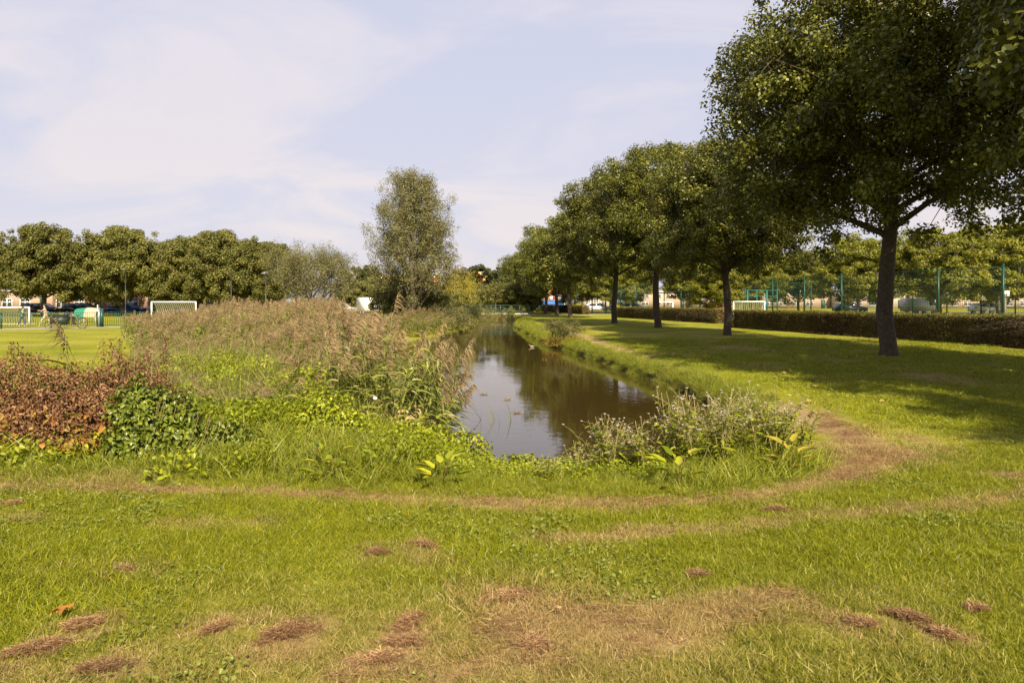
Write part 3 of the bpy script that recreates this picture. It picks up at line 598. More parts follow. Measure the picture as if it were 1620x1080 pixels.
# ------------------------------------------------------------------ trees
def make_tree(name, H, cb, rx, rtop, nlimb, ncl, lpc, leafL, leafW, mat, bark, trunk_r, seed, cl_r=(.45, .85), upright=0.0, droop=0.0, flat=.75, gap=.0, tint=0.35, shape=1.0, leader=.85, low=0.0, cat='tree', thin=False, profile=None, limbs_n=5):
    """returns (trunk mesh, crown mesh). cb = crown base height, rx = crown radius"""
    r = np.random.default_rng(seed); b = MB()
    tz = np.linspace(0, H * leader, 9); tp = np.stack([.05 * H * .2 * np.sin(tz * .7 + seed), .04 * H * .2 * np.cos(tz * .9 + seed) - .04 * H * .2 * math.cos(seed), tz], 1); tp[0, :2] = 0
    tr = trunk_r * (1 - tz / (H * leader)) ** .7 + .02; tr[0] = trunk_r * 1.28; tp = np.insert(tp, 1, [0, 0, .25], 0); tr = np.insert(tr, 1, trunk_r * 1.03)
    b.tube(tp, tr, 10, cap=False)
    C, cr = [], []
    for i in range(nlimb):
        f = (i + .5) / nlimb; z0 = cb * .92 + (H * leader - cb * .92) * f * .92; az = i * 2.39996 + r.normal(0, .25)
        zt = z0 + (1 - f) * .18 * H * (1 - low) + .3 + upright * (H - z0) * .5
        u = np.clip((zt - cb) / (H - cb), 0.0, .999)
        prof = (profile(u) if profile else math.sqrt(max(0.03, 1 - abs(2 * (u ** shape) - 1) ** 2.3)))
        Lr = rx * prof * r.uniform(.82, 1.08)
        p0 = np.array([np.interp(z0, tp[:, 2], tp[:, 0]), np.interp(z0, tp[:, 2], tp[:, 1]), z0])
        end = np.array([math.cos(az) * Lr, math.sin(az) * Lr, zt - droop * Lr]); t = np.linspace(0, 1, 5)[:, None]
        mid = (p0 + end) / 2 + np.array([0, 0, .12 * Lr]); path = (1 - t) ** 2 * p0 + 2 * t * (1 - t) * mid + t ** 2 * end
        r0 = max(.02, np.interp(z0, tp[:, 2], tr) * .55); b.tube(path[:4], np.linspace(r0, .012, 5)[:4], limbs_n, cap=False)
        m = max(2, int(ncl / nlimb * (.35 + 1.1 * prof)))
        for j in range(m):
            s = .30 + .70 * r.random() ** .75; q = (1 - s) ** 2 * p0 + 2 * s * (1 - s) * mid + s * s * end
            off = np.clip(r.normal(0, 1, 3), -1.7, 1.7) * np.array([.17, .17, .19]) * rx * (.6 + .4 * prof); c = q + off
            C.append(c); cr.append(r.uniform(*cl_r))
            if (not thin or r.random() < .7) and math.hypot(c[0], c[1]) < rx * 1.04: b.tube(np.stack([q, (q + c) / 2 + r.normal(0, .05, 3), c]), [.022, .015, .008], 3, cap=False)
    for j in range(int(ncl * .10)):   # the head
        a = r.uniform(0, 6.283); q = rx * .45 * math.sqrt(r.random()); C.append(np.array([q * math.cos(a), q * math.sin(a), H - .3 - .35 * q - .7 * r.random()])); cr.append(r.uniform(*cl_r) * .9)
    C = np.array(C); cr = np.array(cr)
    k = (C[:, 2] > cb * .8) & (np.hypot(C[:, 0], C[:, 1]) < rx * 1.04); C, cr = C[k], cr[k]; nc = len(C)
    cnt = r.poisson(lpc * (cr / cr.mean()) ** 2, nc) + 3; id_ = np.repeat(np.arange(nc), cnt); n = len(id_)
    dv = rdir(n, r); rad = r.random(n) ** .45; P = C[id_] + dv * (cr[id_] * rad)[:, None] * np.array([1, 1, flat])
    P += .25 * cr[id_][:, None] * rdir(nc * 1, r)[id_]
    N = dv * .9 + rdir(n, r) * .8 + np.array([0, 0, .5])
    V, F = leaves4(P, N, leafL * r.uniform(.45, 1.3, n), leafW * r.uniform(.6, 1.25, n), r)
    ct = r.beta(2, 2, nc); c = np.clip(ct[id_] * tint + r.beta(1.5, 1.7, n) * (1 - tint) + .03 * (r.random(nc) < .04)[id_] * 5, 0, 1)
    crown = mesh_np(name + '_crown', V, [F], mat, rnd=c)
    return b.mesh(name + '_trunk', bark, smooth=True), crown
def place_tree(name, meshes, loc, rz, sc, label, group=None, cat='tree'):
    t = thing(name, label, cat, loc, rz, group); t.scale = (sc, sc, sc) if np.isscalar(sc) else sc
    link('trunk', meshes[0], t); link('crown', meshes[1], t); return t

OP = lambda u: np.interp(u, [0, .12, .35, .6, .85, 1], [.70, .92, 1.0, .92, .62, .3])
oakA = make_tree('oak', 12.0, 3.6, 4.8, 3, 38, 640, 190, .125, .080, M['oak'], M['bark'], .215, 1, cl_r=(.24, .66), tint=.3, profile=OP, droop=.16, flat=.85)
oakB = make_tree('oak_b', 11.4, 3.5, 4.5, 3, 36, 560, 170, .135, .09, M['oak'], M['bark'], .21, 2, cl_r=(.24, .68), tint=.35, profile=OP, droop=.16, flat=.85)
oakC = make_tree('oak_c', 11.2, 3.2, 4.5, 3, 30, 420, 100, .19, .13, M['oak'], M['bark'], .22, 3, cl_r=(.3, .85), tint=.4, profile=OP, droop=.16, flat=.85)
OG = 'oaks in a row along the right of the pond'
oaks = [((13.3, -1.3), oakB, 1.7, 1.12, 'oak behind the viewer at the near end of the row'),
        ((12.2, 9.3), oakA, 0.4, 1.15, 'nearest oak whose dark crown hangs in from the top right corner'),
        ((11.2, 20.3), oakA, 2.6, 1.06, 'large oak with a thick dark trunk standing in front of the near hedge'),
        ((10.4, 33.0), oakB, 0.9, .86, 'slender oak standing by the gap between the two hedges'),
        ((9.2, 43.0), oakA, 4.4, 1.0, 'oak in front of the football goal with the plain white frame'),
        ((7.8, 52.0), oakB, 3.3, 1.05, 'oak with a reddish brown branch beside its trunk'),
        ((5.9, 69.0), oakC, 0.2, 1.0, 'oak with a sunlit pale trunk, next beyond a wide gap'),
        ((5.4, 82.0), oakC, 1.9, 1.0, 'oak right of the blue stand, trunk in half shade'),
        ((4.6, 94.0), oakC, 3.5, 1.0, 'oak trunk in front of the middle of the blue stand'),
        ((3.6, 107.0), oakC, 5.0, 1.0, 'oak beyond the right end of the footbridge'),
        ((2.6, 121.0), oakC, 0.9, 1.0, 'distant oak last but two of the row'),
        ((1.5, 137.0), oakC, 2.4, 1.0, 'distant oak last but one of the row'),
        ((0.4, 154.0), oakC, 4.1, 1.0, 'farthest oak ending the row beyond the footbridge')]
for (x, y), ms, rz, s_, lb in oaks:
    place_tree('oak_tree', ms, (x, y, float(height(x, y)) - .03), rz, s_, lb, OG)

PP = lambda u: np.interp(u, [0, .15, .4, .65, .85, 1], [.62, .9, 1.0, .85, .55, .2])
planeA = make_tree('plane', 10.3, 2.1, 4.3, 3, 30, 400, 190, .18, .145, M['plane'], M['bark'], .24, 11, cl_r=(.3, .85), tint=.4, profile=PP, droop=.12, flat=.9)
planeB = make_tree('plane_b', 9.9, 2.0, 4.2, 3, 30, 380, 180, .19, .155, M['plane'], M['bark'], .24, 12, cl_r=(.3, .85), tint=.4, profile=PP, droop=.12, flat=.9)
PG = 'round olive trees behind the playground'
plan = [(-60.5, 76, planeA, 0, 1.0, 'round tree cut off by the left edge of the photo'), (-51.5, 75, planeB, 1, 1.06, 'big round tree above the left goal and the cargo bike'),
        (-44.5, 78, planeA, 2, 1.03, 'round tree with a pointed top above the green fence'), (-37.5, 79, planeB, 3, .96, 'round tree behind the right goal, lower than its neighbours'),
        (-33.0, 77, planeA, 4.2, .98, 'round tree second from the street lamp'), (-29.6, 79, planeB, 5, .9, 'small round tree right behind the street lamp'),
        (-56, 92, planeB, 2, 1.0, 'round tree of the back row left of the brick houses'), (-48, 94, planeA, 5, 1.0, 'round tree of the back row in front of the brick houses'),
        (-40.5, 93, planeB, .5, 1.0, 'round tree of the back row behind the green tent'), (-33.5, 95, planeA, 1.1, 1.0, 'round tree of the back row behind the right goal')]
for x, y, ms, rz, s_, lb in plan: place_tree('plane_tree', ms, (x, y, -.03), rz, s_, lb, PG)

tallw = make_tree('tall_willow', 10.6, 0.8, 3.1, 2, 50, 520, 105, .17, .042, M['willow'], M['bark_l'], .16, 21, cl_r=(.22, .6), upright=.22, flat=1.2, tint=.3, shape=.9, leader=.93, low=.0, profile=lambda u: np.interp(u, [0, .15, .32, .55, .8, 1], [.9, 1.0, 1.0, .82, .55, .22]), limbs_n=4)
place_tree('willow_tree', tallw, (-6.5, 45, -.1), .6, 1.0, 'tall loose grey green willow rising above everything left of the pond', cat='tree')
shrubw = make_tree('willow_shrub', 5.2, .35, 2.6, 1, 30, 230, 130, .14, .030, M['willow'], M['bark_l'], .09, 22, cl_r=(.25, .5), upright=.55, flat=1.3, tint=.3, shape=.8, leader=.8, limbs_n=4)
place_tree('willow_shrub', shrubw, (-11.9, 40.5, -.1), 0, (1.05, 1.05, 1.0), 'wide bushy willow with spiky upright twigs behind the reeds', cat='shrub')
def bush(name, H, rx, mat, seed, L=.16, W=.09, n=150, lpc=90, **k):
    return make_tree(name, H, .3, rx, 1, 20, n, lpc, L, W, mat, M['bark'], .08, seed, cl_r=(.3, .6), leader=.75, limbs_n=3, **k)
b1 = bush('bush_olive', 4.2, 2.9, M['olive'], 31, .22, .12); b2 = bush('bush_dark', 7.5, 3.9, M['dark'], 32, .3, .22, 190, 90); b3 = bush('bush_grey', 2.2, 2.2, M['willow'], 33, .12, .04, 130, 110)
bushes = [(-9.6, 62, b1, 0, .85, 'olive green bush left of the tall willow, right of the white trailer'), (-20.5, 93, b1, 1.4, 1.2, 'olive green bush behind the white trailer'), (-8.3, 53, b1, 2.2, .95, 'yellowish bush in front of the foot of the tall willow'),
          (-7.6, 60, b1, 4, .7, 'small olive bush between the tall willow and the yellow weeping tree'), (-7.0, 47.5, b1, 2, .72, 'olive bush right at the foot of the tall willow'), (-5.3, 50, b1, 5, .6, 'small yellowish bush on the tongue of land right of the tall willow'), (-4.9, 88, b1, 3, .9, 'light olive bush behind the left end of the footbridge'), (-2.2, 101, b1, 5, 1.2, 'olive bush behind the middle of the footbridge'), (2.2, 98, b1, 1, 1.1, 'olive bush behind the right half of the footbridge')]
for x, y, ms, rz, s_, lb in bushes: place_tree('bush', ms, (x, y, -.05), rz, s_, lb, cat='bush')
dk = [(-22.5, 102, b2, 0, 1.0, 'round dark green tree left of the tall willow'), (-5.4, 118, b2, 1, 1.15, 'dark green tree between the weeping tree and the row of oaks'), (-1.0, 128, b2, 2, 1.05, 'dark tree behind the footbridge, left of the last oak'), (-9.5, 124, b2, 3.3, 1.0, 'dark tree behind the yellow weeping tree'),
      (-17, 112, b2, 2.5, .85, 'dark tree behind the foot of the tall willow'), (2.5, 168, b2, .4, 1.2, 'dark tree closing the view behind the last oak')]
for x, y, ms, rz, s_, lb in dk: place_tree('dark_tree', ms, (x, y, -.05), rz, s_, lb)
place_tree('waterside_bush', bush('dark_bush', 1.9, 1.7, M['dark'], 35, .10, .05, 120, 120), (-4.6, 55, -.3), 0, (1.15, 1.6, .85), 'low dark bush hanging over the water at the tip of the tongue of land', cat='bush')
place_tree('waterside_bush', b3, (-5.6, 47.5, -.3), 1, (1, 1.4, .75), 'grey green bush at the foot of the tall willow', cat='bush')
# weeping tree
r = np.random.default_rng(41); mb = MB(); cps = []
tp = np.array([(0, 0, 0), (.05, 0, 1.5), (0, .1, 3), (0, 0, 4.2)]); mt = MB().tube(tp, [.14, .11, .09, .04], 7)
for i in range(26):
    az = i * 2.4; rr = r.uniform(.5, 1.9); top_ = np.array([rr * math.cos(az), rr * math.sin(az), r.uniform(3.9, 5.0) - .35 * rr]); mt.tube(np.stack([tp[3], (tp[3] + top_) / 2 + [0, 0, .4], top_]), [.04, .025, .012], 4)
    for j in range(5): cps.append(top_ + r.normal(0, .28, 3))
cps = np.array(cps); n = len(cps) * 45; id_ = np.repeat(np.arange(len(cps)), 45); f = r.random(n); ln = r.uniform(.8, 4.2, len(cps))[id_]
P = cps[id_] + np.stack([r.normal(0, .09, n), r.normal(0, .09, n), -f * np.minimum(ln, cps[id_][:, 2] - .4)], 1)
V, Q, T = ribbons(P, np.stack([r.normal(0, .4, n), r.normal(0, .4, n), -np.ones(n)], 1), .16, .035, np.zeros((n, 3)), 1, r=r)
cw = np.clip(r.beta(2, 2, n), 0, 1); me = mesh_np('weeping_crown', V, [T], M['weep'], rnd=cw)
place_tree('weeping_willow', (mt.mesh('weeping_trunk', M['bark_l'], True), me), (-5.4, 64, -.1), 0, 1.05, 'yellow weeping willow with hanging curtains left of the footbridge')

mapA = make_tree('maple', 9.0, 1.7, 4.3, 2, 28, 300, 130, .20, .16, M['maple'], M['bark_l'], .16, 51, cl_r=(.45, .85), flat=.55, tint=.4)
mps = [(41, 66, 0, 1.0, 'yellow green tree behind the court, right of the thick oak trunk'), (49, 68, 1, 1.08, 'tallest yellow green tree behind the court near the right edge'), (35.5, 70, 2, .95, 'yellow green tree seen just left of the thick oak trunk'), (58, 70, 3, 1.0, 'yellow green tree cut off by the right edge'),
       (29.5, 84, 4, .9, 'yellow green tree behind the hedge, middle of the court'), (23.5, 90, 5, .95, 'yellow green tree left of the teal court cage'), (20, 66, 2.2, .62, 'young tree with reddish leaves behind the second hedge'), (14.5, 96, .7, .85, 'light green tree behind the second hedge, beside the brick pavilion'), (9.3, 100, 3.9, .8, 'light green tree behind the third hedge'),
       (45, 84, 1.5, .95, 'yellow green tree of the second row behind the basketball board'), (54, 86, 4.5, 1.0, 'yellow green tree of the second row at the right edge'), (37, 88, 3.1, .95, 'yellow green tree of the second row right of the thick trunk'), (31, 98, .3, 1.0, 'yellow green tree of the second row left of the thick trunk'), (64, 90, 2.2, 1.0, 'yellow green tree beyond the white car at the edge'), (19, 110, 1.2, 1.0, 'green tree beyond the brick pavilion')]
for x, y, rz, s_, lb in mps: place_tree('maple_tree', mapA, (x, y, -.05), rz, s_, lb, 'yellow green trees round the sports court')

# small bush on the right bank
sb = make_tree('bank_bush', 1.25, .1, .95, 1, 16, 90, 90, .05, .022, M['olive'], M['bark_l'], .02, 61, cl_r=(.12, .25), leader=.7, upright=.4, limbs_n=3)
o = place_tree('bank_shrub', sb, (2.35, 31.2, -.42), 0, (1.05, 1.2, .95), 'small shrub with reddish lower twigs on the right water edge', cat='shrub')
rr_ = np.random.default_rng(62); n = 1500; a = rr_.uniform(0, 6.283, n); q = .95 * np.sqrt(rr_.random(n)); V, F = leaves4(np.stack([q * np.cos(a), q * np.sin(a), .05 + .5 * rr_.random(n) ** 1.4], 1), rdir(n, rr_), .06, .03, rr_)
link('lower_leaves', mesh_np('lower_leaves', V, [F], M['ylow'], rnd=rr_.random(n)), o, label='rust red lower leaves')

# ------------------------------------------------------------------ hedges
def hedge(p0, p1, h, w, dens, leaf, seed, label):
    r = np.random.default_rng(seed); p0 = np.array(p0, float); p1 = np.array(p1, float); Ln = np.linalg.norm(p1 - p0); u = (p1 - p0) / Ln; nrm = np.array([-u[1], u[0]])
    t = thing('hedge', label, 'hedge', (p0[0], p0[1], 0), 0, 'clipped hedges behind the oaks')
    core = MB(); ang = math.atan2(u[1], u[0]); c = (p1 - p0) / 2; core.box((c[0], c[1], h * .46), (Ln - .3, w * .62, h * .80), ang); core.build('inner_twigs', M['bark'], t)
    def face(n, side, top=False):
        s = r.random(n) * Ln; bul = .06 * np.sin(s * 1.7 + seed) + .05 * np.sin(s * 4.1)
        if top: v = (r.random(n) - .5) * w; z = h + r.normal(0, .035, n) - .06 * (np.abs(v) / (w / 2)) ** 3 + .04 * np.sin(s * 2.3)
        else: v = side * (w / 2 + bul * .4 - .16 * r.random(n) ** 2 + .02); z = .04 + (h - .02) * r.random(n); v = v + r.normal(0, .02, n)
        P = np.concatenate([s[:, None] * u[None] + v[:, None] * nrm[None], z[:, None]], 1)
        N = rdir(n, r) * .8 + (np.array([0, 0, 1.0]) if top else np.append(nrm * side, .35)); V, F = leaves4(P, N, leaf * r.uniform(.6, 1.3, n), leaf * .62, r)
        cc = np.clip(.55 * r.beta(2, 2, n) + .45 * np.clip(.5 + .5 * np.sin(s * .9 + seed) * np.sin(s * .37 + 1) + r.normal(0, .2, n), 0, 1), 0, 1)
        return V, F, cc
    b = MB()
    for sd_ in (1, -1):
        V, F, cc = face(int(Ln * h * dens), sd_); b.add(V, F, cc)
    for e, sgn in ((0, -1), (Ln, 1)):
        n = int(w * h * dens); s = e + sgn * (.03 - .1 * r.random(n)); v = (r.random(n) - .5) * w; P = np.concatenate([s[:, None] * u[None] + v[:, None] * nrm[None], (h * r.random(n))[:, None]], 1)
        V, F = leaves4(P, rdir(n, r) * .8 + np.append(u * sgn, .3), leaf, leaf * .62, r); b.add(V, F, r.beta(2, 2, n))
    b.build('side_leaves', M['hedge'], t); b = MB(); V, F, cc = face(int(Ln * w * dens * .9), 0, True); b.add(V, F, cc); b.build('top_leaves', M['hedge_top_sunlit'], t)
hedge((19.6, 16), (14.2, 43), 1.08, .95, 950, .075, 1, 'long near hedge of green and rust brown leaves behind the thick oak')
hedge((15.7, 51), (11.3, 72), 1.05, .95, 420, .11, 2, 'middle hedge behind the slender oaks, green top and dark side')
hedge((9.7, 90), (5.6, 120), 1.1, .95, 160, .17, 3, 'far dark hedge near the end of the footbridge')

# ------------------------------------------------------------------ withered bush, vine, weeds in front
def mound_leaves(c, rad, n, seed, mat_l, mat_w, z0=0.0, front=True, tip_down=.3):
    r = np.random.default_rng(seed); dv = rdir(n, r); dv[:, 2] = np.abs(dv[:, 2]) * 1.0; q = r.random(n) ** .22
    bump = 1 + .14 * np.sin(dv[:, 0] * 7 + seed) * np.cos(dv[:, 1] * 6) + .10 * np.sin(dv[:, 2] * 11 + 2 * seed + dv[:, 0] * 5)
    P = np.array(c) + dv * (q * bump)[:, None] * np.array(rad); N = dv * 1.0 + rdir(n, r) * .8; T = rdir(n, r) * .8 + np.array([0, 0, -tip_down])
    return P, N, T, dv
wb_ = thing('withered_bush', 'withered brown bush with curled dead leaves at the left edge', 'bush', (-4.6, 7.25, 0))
b = MB(); by = MB(); st_ = MB()
for i, (cx, cy, rx, ry, rz, n) in enumerate([(-.9, .1, .9, .55, .86, 9500), (0.0, -.05, .75, .55, .78, 8000), (.55, .15, .55, .45, .82, 4800), (-1.9, .2, .8, .6, .9, 4400), (.2, .35, .5, .4, .95, 2600)]):
    P, N, T, dv = mound_leaves((cx, cy, .12), (rx, ry, rz), n, 300 + i, 0, 0); P[:, 2] += .02
    low = (P[:, 2] < .2); V, F = leaves6(P[~low], N[~low], T[~low], (.036 * rng.uniform(.5, 1.4, (~low).sum())), .022 * rng.uniform(.6, 1.2, (~low).sum()))
    cc = np.clip(rng.beta(2, 2, (~low).sum()) * .75 + .25 * vnoise(P[~low, 0] * 3, P[~low, 2] * 3), 0, .999) * np.where(rng.random((~low).sum()) < .86, .86, 1.06); b.add(V, F, np.tile(cc, 2))
    k = low & (rng.random(n) < .45); k |= (~low) & (P[:, 2] < .5) & (rng.random(n) < .06); V, F = leaves6(P[k], N[k], T[k], .085 * rng.uniform(.5, 1.2, k.sum()), .06); by.add(V, F, np.tile(rng.random(k.sum()), 2))
for j in range(150):
    x0, y0 = rng.uniform(-2.3, .9), rng.uniform(-.25, .45); hx = rng.normal(0, .18); hh_ = rng.uniform(.75, 1.25); tt = np.linspace(0, 1, 4)
    st_.tube(np.stack([x0 + hx * tt ** 1.5, y0 + .1 * tt, hh_ * tt], 1), [.006, .005, .004, .002], 3, a=rng.random(), cap=False)
    if j % 4 == 0:   # upright dry flower spikes
        n = 26; P = np.stack([x0 + hx + rng.normal(0, .02, n), y0 + .1 + rng.normal(0, .02, n), hh_ - rng.uniform(-.03, .28, n)], 1); V, F = leaves4(P, rdir(n), .034, .02); b.add(V, F, rng.random(n) * .5)
b.build('dead_leaves', M['brown'], wb_); by.build('yellow_leaves', M['ylow'], wb_, label='yellow and orange leaves low on the bush'); st_.build('stems', M['stalk'], wb_)

vn = thing('climbing_vine', 'dark green vine climbing over the right end of the withered bush', 'vine', (-3.72, 6.95, 0)); b = MB()
for i, (cx, cy, cz, rx, ry, rz, n) in enumerate([(.02, 0, .12, .30, .26, .72, 2400), (.22, .12, .05, .34, .28, .62, 2100), (.65, .25, 0, .5, .3, .34, 1900), (-.10, -.05, .45, .28, .2, .32, 800), (-.12, -.2, .0, .25, .2, .42, 800)]):
    P, N, T, dv = mound_leaves((cx, cy, cz), (rx, ry, rz), n, 330 + i, 0, 0, tip_down=1.0); V, F = leaves6(P, N, T, .052 * rng.uniform(.55, 1.25, n), .040 * rng.uniform(.7, 1.2, n)); b.add(V, F, np.tile(np.clip(rng.beta(2, 2, n), 0, 1), 2))
b.build('vine_leaves', M['vine'], vn); b = MB()
for j in range(26):
    a0, a1 = rng.uniform(-.3, .8), rng.uniform(-.2, .3); tt = np.linspace(0, 1, 4); b.tube(np.stack([a0 + .15 * tt, a1 + 0 * tt, (.65 - .45 * max(0, a0)) * tt], 1), .004, 3, cap=False)
b.build('vine_stems', M['stalk'], vn)

# mounds of bindweed
def mound(loc, parts, seed, label, mat='herb', Lf=.050):
    t = thing('bindweed_mound', label, 'creeper', loc); b = MB()
    for i, (cx, cy, rx, ry, rz, n) in enumerate(parts):
        P, N, T, dv = mound_leaves((cx, cy, -.05), (rx, ry, rz), n, seed + i, 0, 0, tip_down=.8); V, F = leaves6(P, N, T, Lf * rng.uniform(.55, 1.25, n), Lf * .72 * rng.uniform(.7, 1.2, n)); b.add(V, F, np.tile(np.clip(rng.beta(2, 2, n), 0, 1), 2))
    b.build('creeper_leaves', M[mat], t); return t
def gl(px, py, z=0.0):
    x, y = G(px, py, z); return (x, y, float(height(x, y)))
mound((-2.35, 8.35, -.1), [(0, 0, .55, .4, .62, 1900), (.4, -.1, .4, .35, .45, 900), (-.7, .1, .5, .4, .42, 1000)], 350, 'mound of bright bindweed leaves in front of the middle of the reeds')
mound((-1.05, 8.25, -.22), [(0, 0, .5, .3, .42, 1100), (.5, -.1, .35, .3, .36, 700)], 360, 'low mound of yellow green leaves at the foot of the leaning reeds')
mound((-3.0, 7.6, -.1), [(0, 0, .5, .3, .28, 800), (.8, .1, .5, .35, .36, 900)], 370, 'flat mound of creeping leaves right of the dark vine')
mound((.1, 7.55, -.25), [(0, 0, .45, .3, .22, 900), (.45, .05, .35, .3, .18, 700), (-.5, 0, .4, .3, .20, 700)], 380, 'low leafy mound at the water edge in front of the open water')
# bindweed flower
fl = MB(); fx = gl(595, 640, .75); an = np.linspace(0, 6.283, 9)[:-1]
fl.add(np.concatenate([[(0, 0, 0)], np.stack([.022 * np.cos(an) * (1 + .15 * np.cos(an * 2)), np.full(8, -.03), .022 * np.sin(an)], 1)]), np.array([(0, i + 1, (i + 1) % 8 + 1) for i in range(8)])); fl.tube([(0, .05, -.02), (0, 0, 0)], .004, 4)
fl.build('bindweed_flower', M['white'], loc=(-1.75, 8.75, .38), label='single white trumpet flower in front of the reeds', category='flower')

pr = reed('tall_reed', 1.0, 777, plume=True, lean=.02, wind=(.1, 0)); o = link('tall_reed', pr, None, (-4.75, 7.3, 0), 2.6, label='single tall reed plume rising from the withered bush in front of the cargo bike', category='reed'); o.scale = (1.9, 1.9, 1.28)
o = link('tall_reed', pr.copy(), None, (-4.3, 7.9, 0), 1.2, label='lower reed plume just right of the single tall one', category='reed'); o.scale = (1.4, 1.4, 1.0)
# flowering weeds with white seed heads
def weed(seed, h):
    r = np.random.default_rng(seed); S = MB(); Lv = MB(); Hd = MB()
    for k in range(int(r.integers(3, 6))):
        az = r.uniform(0, 6.283); ln = r.uniform(.08, .3) * h; tt = np.linspace(0, 1, 6); hk = h * r.uniform(.75, 1.05)
        pts = np.stack([.03 * math.cos(az) + ln * math.cos(az) * tt ** 1.4, .03 * math.sin(az) + ln * math.sin(az) * tt ** 1.4, hk * tt], 1); S.tube(pts, np.linspace(.006, .003, 6), 4, a=r.random(), cap=False)
        tips = [pts[-1]]
        for j in range(int(r.integers(5, 9))):
            s = r.uniform(.45, .95); q = np.array([np.interp(s, tt, pts[:, i]) for i in range(3)]); e = q + np.array([r.normal(0, .07), r.normal(0, .07), r.uniform(.06, .16)]) * h; S.tube(np.stack([q, (q + e) / 2 + [0, 0, .012], e]), [.003, .0025, .002], 3, a=r.random(), cap=False); tips.append(e)
        for e in tips:
            if r.random() < .38:
                m = 18; P = np.repeat(e[None], m, 0); D = rdir(m, r); D[:, 2] = np.abs(D[:, 2]) * .7 + .1; V, Q, T = ribbons(P, D, r.uniform(.014, .022), .009, np.zeros((m, 3)), 1, r=r); Hd.add(V, T, r.random(m))
        m = 15; s = r.uniform(.03, .9, m); P = np.stack([np.interp(s, tt, pts[:, i]) for i in range(3)], 1); T = rdir(m, r) + np.array([0, 0, -.1]); N = rdir(m, r) * .5 + np.array([0, 0, 1]); V, F = leaves6(P, N, T, (.12 - .06 * s) * r.uniform(.7, 1.3, m), .036); Lv.add(V, F, np.tile(r.beta(2, 2, m), 2))
    return S.mesh('weed_stems', M['stalk'], True), Lv.mesh('weed_leaves', M['herb']), Hd.mesh('weed_heads', M['fluff'])
wv = [weed(400 + i, 1.0) for i in range(5)]
pos = []
for cx, y0_, n, hgt in [(955, 752, 4, .62), (985, 745, 4, .74), (1015, 752, 3, .62), (1060, 745, 5, .85), (1095, 752, 5, .86), (1130, 748, 5, .86), (1165, 745, 5, .82), (1200, 742, 4, .82), (1235, 745, 4, .78), (1265, 742, 3, .62), (905, 768, 2, .34), (1085, 720, 4, .8), (1150, 715, 4, .76), (875, 772, 2, .26), (1010, 735, 3, .66)]:
    for k in range(n if n < 4 else n - 1): pos.append((cx + random.uniform(-18, 18), y0_ + random.uniform(-14, 12), hgt * random.uniform(.72, 1.02), cx))
WL = {1265: 'low weed at the very right end of the clump', 955: 'outermost weed with white seed heads at the left end of the left clump', 985: 'leafy weed in the middle of the left clump, below the tallest lone stalk', 1015: 'weed with pale stalks at the right edge of the left clump', 1010: 'weed at the back of the left clump against the dark water',
      1060: 'weed at the left end of the large right clump', 1095: 'pale stalked weed in the left half of the large right clump', 1130: 'weed in the middle of the large right clump', 1165: 'weed right of the middle of the large right clump', 1200: 'weed near the right end of the large clump',
      1235: 'last weed on the right beside the yellowing dock', 905: 'short weed with few seed heads left of the left clump', 875: 'shortest weed in front of the open water', 1085: 'weed behind the left half of the large clump, by the water', 1150: 'weed at the back of the large clump, by the water'}
byc = {}
for q in pos: byc.setdefault(q[3], []).append(q[2])
RANK = ['tallest ', 'second tallest ', 'third tallest ', 'lowest ']
for i, (px, py, h_, cx) in enumerate(pos):
    l = gl(px, py, -.15); st, lv, hd = wv[i % 5]
    rk = sorted(byc[cx], reverse=True).index(h_); t = thing('flowering_weed', RANK[min(rk, 3)] + WL[cx].replace('outermost ', '').replace('shortest weed', 'tiny weed').replace('last weed', 'weed').replace('low weed', 'small weed').replace(', below the tallest lone stalk', ' by the lone stalk'), 'weed', l, random.uniform(0, 6.28), 'weeds with white seed heads at the near end of the pond'); t.scale = (1.0, 1.0, h_) if h_ > .5 else (.7, .7, h_)
    link('stem', st, t); link('leaves', lv, t); link('seed_heads', hd, t, kind='stuff')
# broad-leaved docks
def dock(loc, seed, s, mat, label):
    r = np.random.default_rng(seed); t = thing('dock_plant', label, 'plant', loc); n = 13; a = np.arange(n) * 2.4; b = MB(); st = MB()
    P = np.stack([.05 * np.cos(a), .05 * np.sin(a), .05 + .3 * s * r.random(n)], 1); T = np.stack([np.cos(a), np.sin(a), r.uniform(.1, .8, n)], 1); N = np.stack([-np.cos(a) * .4, -np.sin(a) * .4, np.ones(n)], 1)
    V, F = leaves6(P + T * .06, N, T, s * r.uniform(.14, .26, n), s * .085); b.add(V, F, np.tile(r.random(n), 2)); b.build('broad_leaves', M[mat], t)
    st.tube([(0, 0, 0), (.02, 0, .15 * s), (.07, .02, .34 * s)], [.004, .004, .002], 5, a=.2); st.build('flower_stalk', M['straw'], t); return t
dock(gl(1248, 748), 1, .8, 'weep', 'broad leaved dock turning yellow at the right end of the weeds')
dock(gl(1160, 690, -.1), 2, 1.15, 'straw', 'dock with a dark brown seed stalk behind the weeds')
dock(gl(700, 770), 3, .8, 'herb', 'green dock in the verge below the bindweed')
dock(gl(1072, 775), 4, .8, 'herb', 'green broad leaved dock at the foot of the weeds')
dock(gl(520, 762), 5, .8, 'herb', 'green dock near the mowing line left of centre')

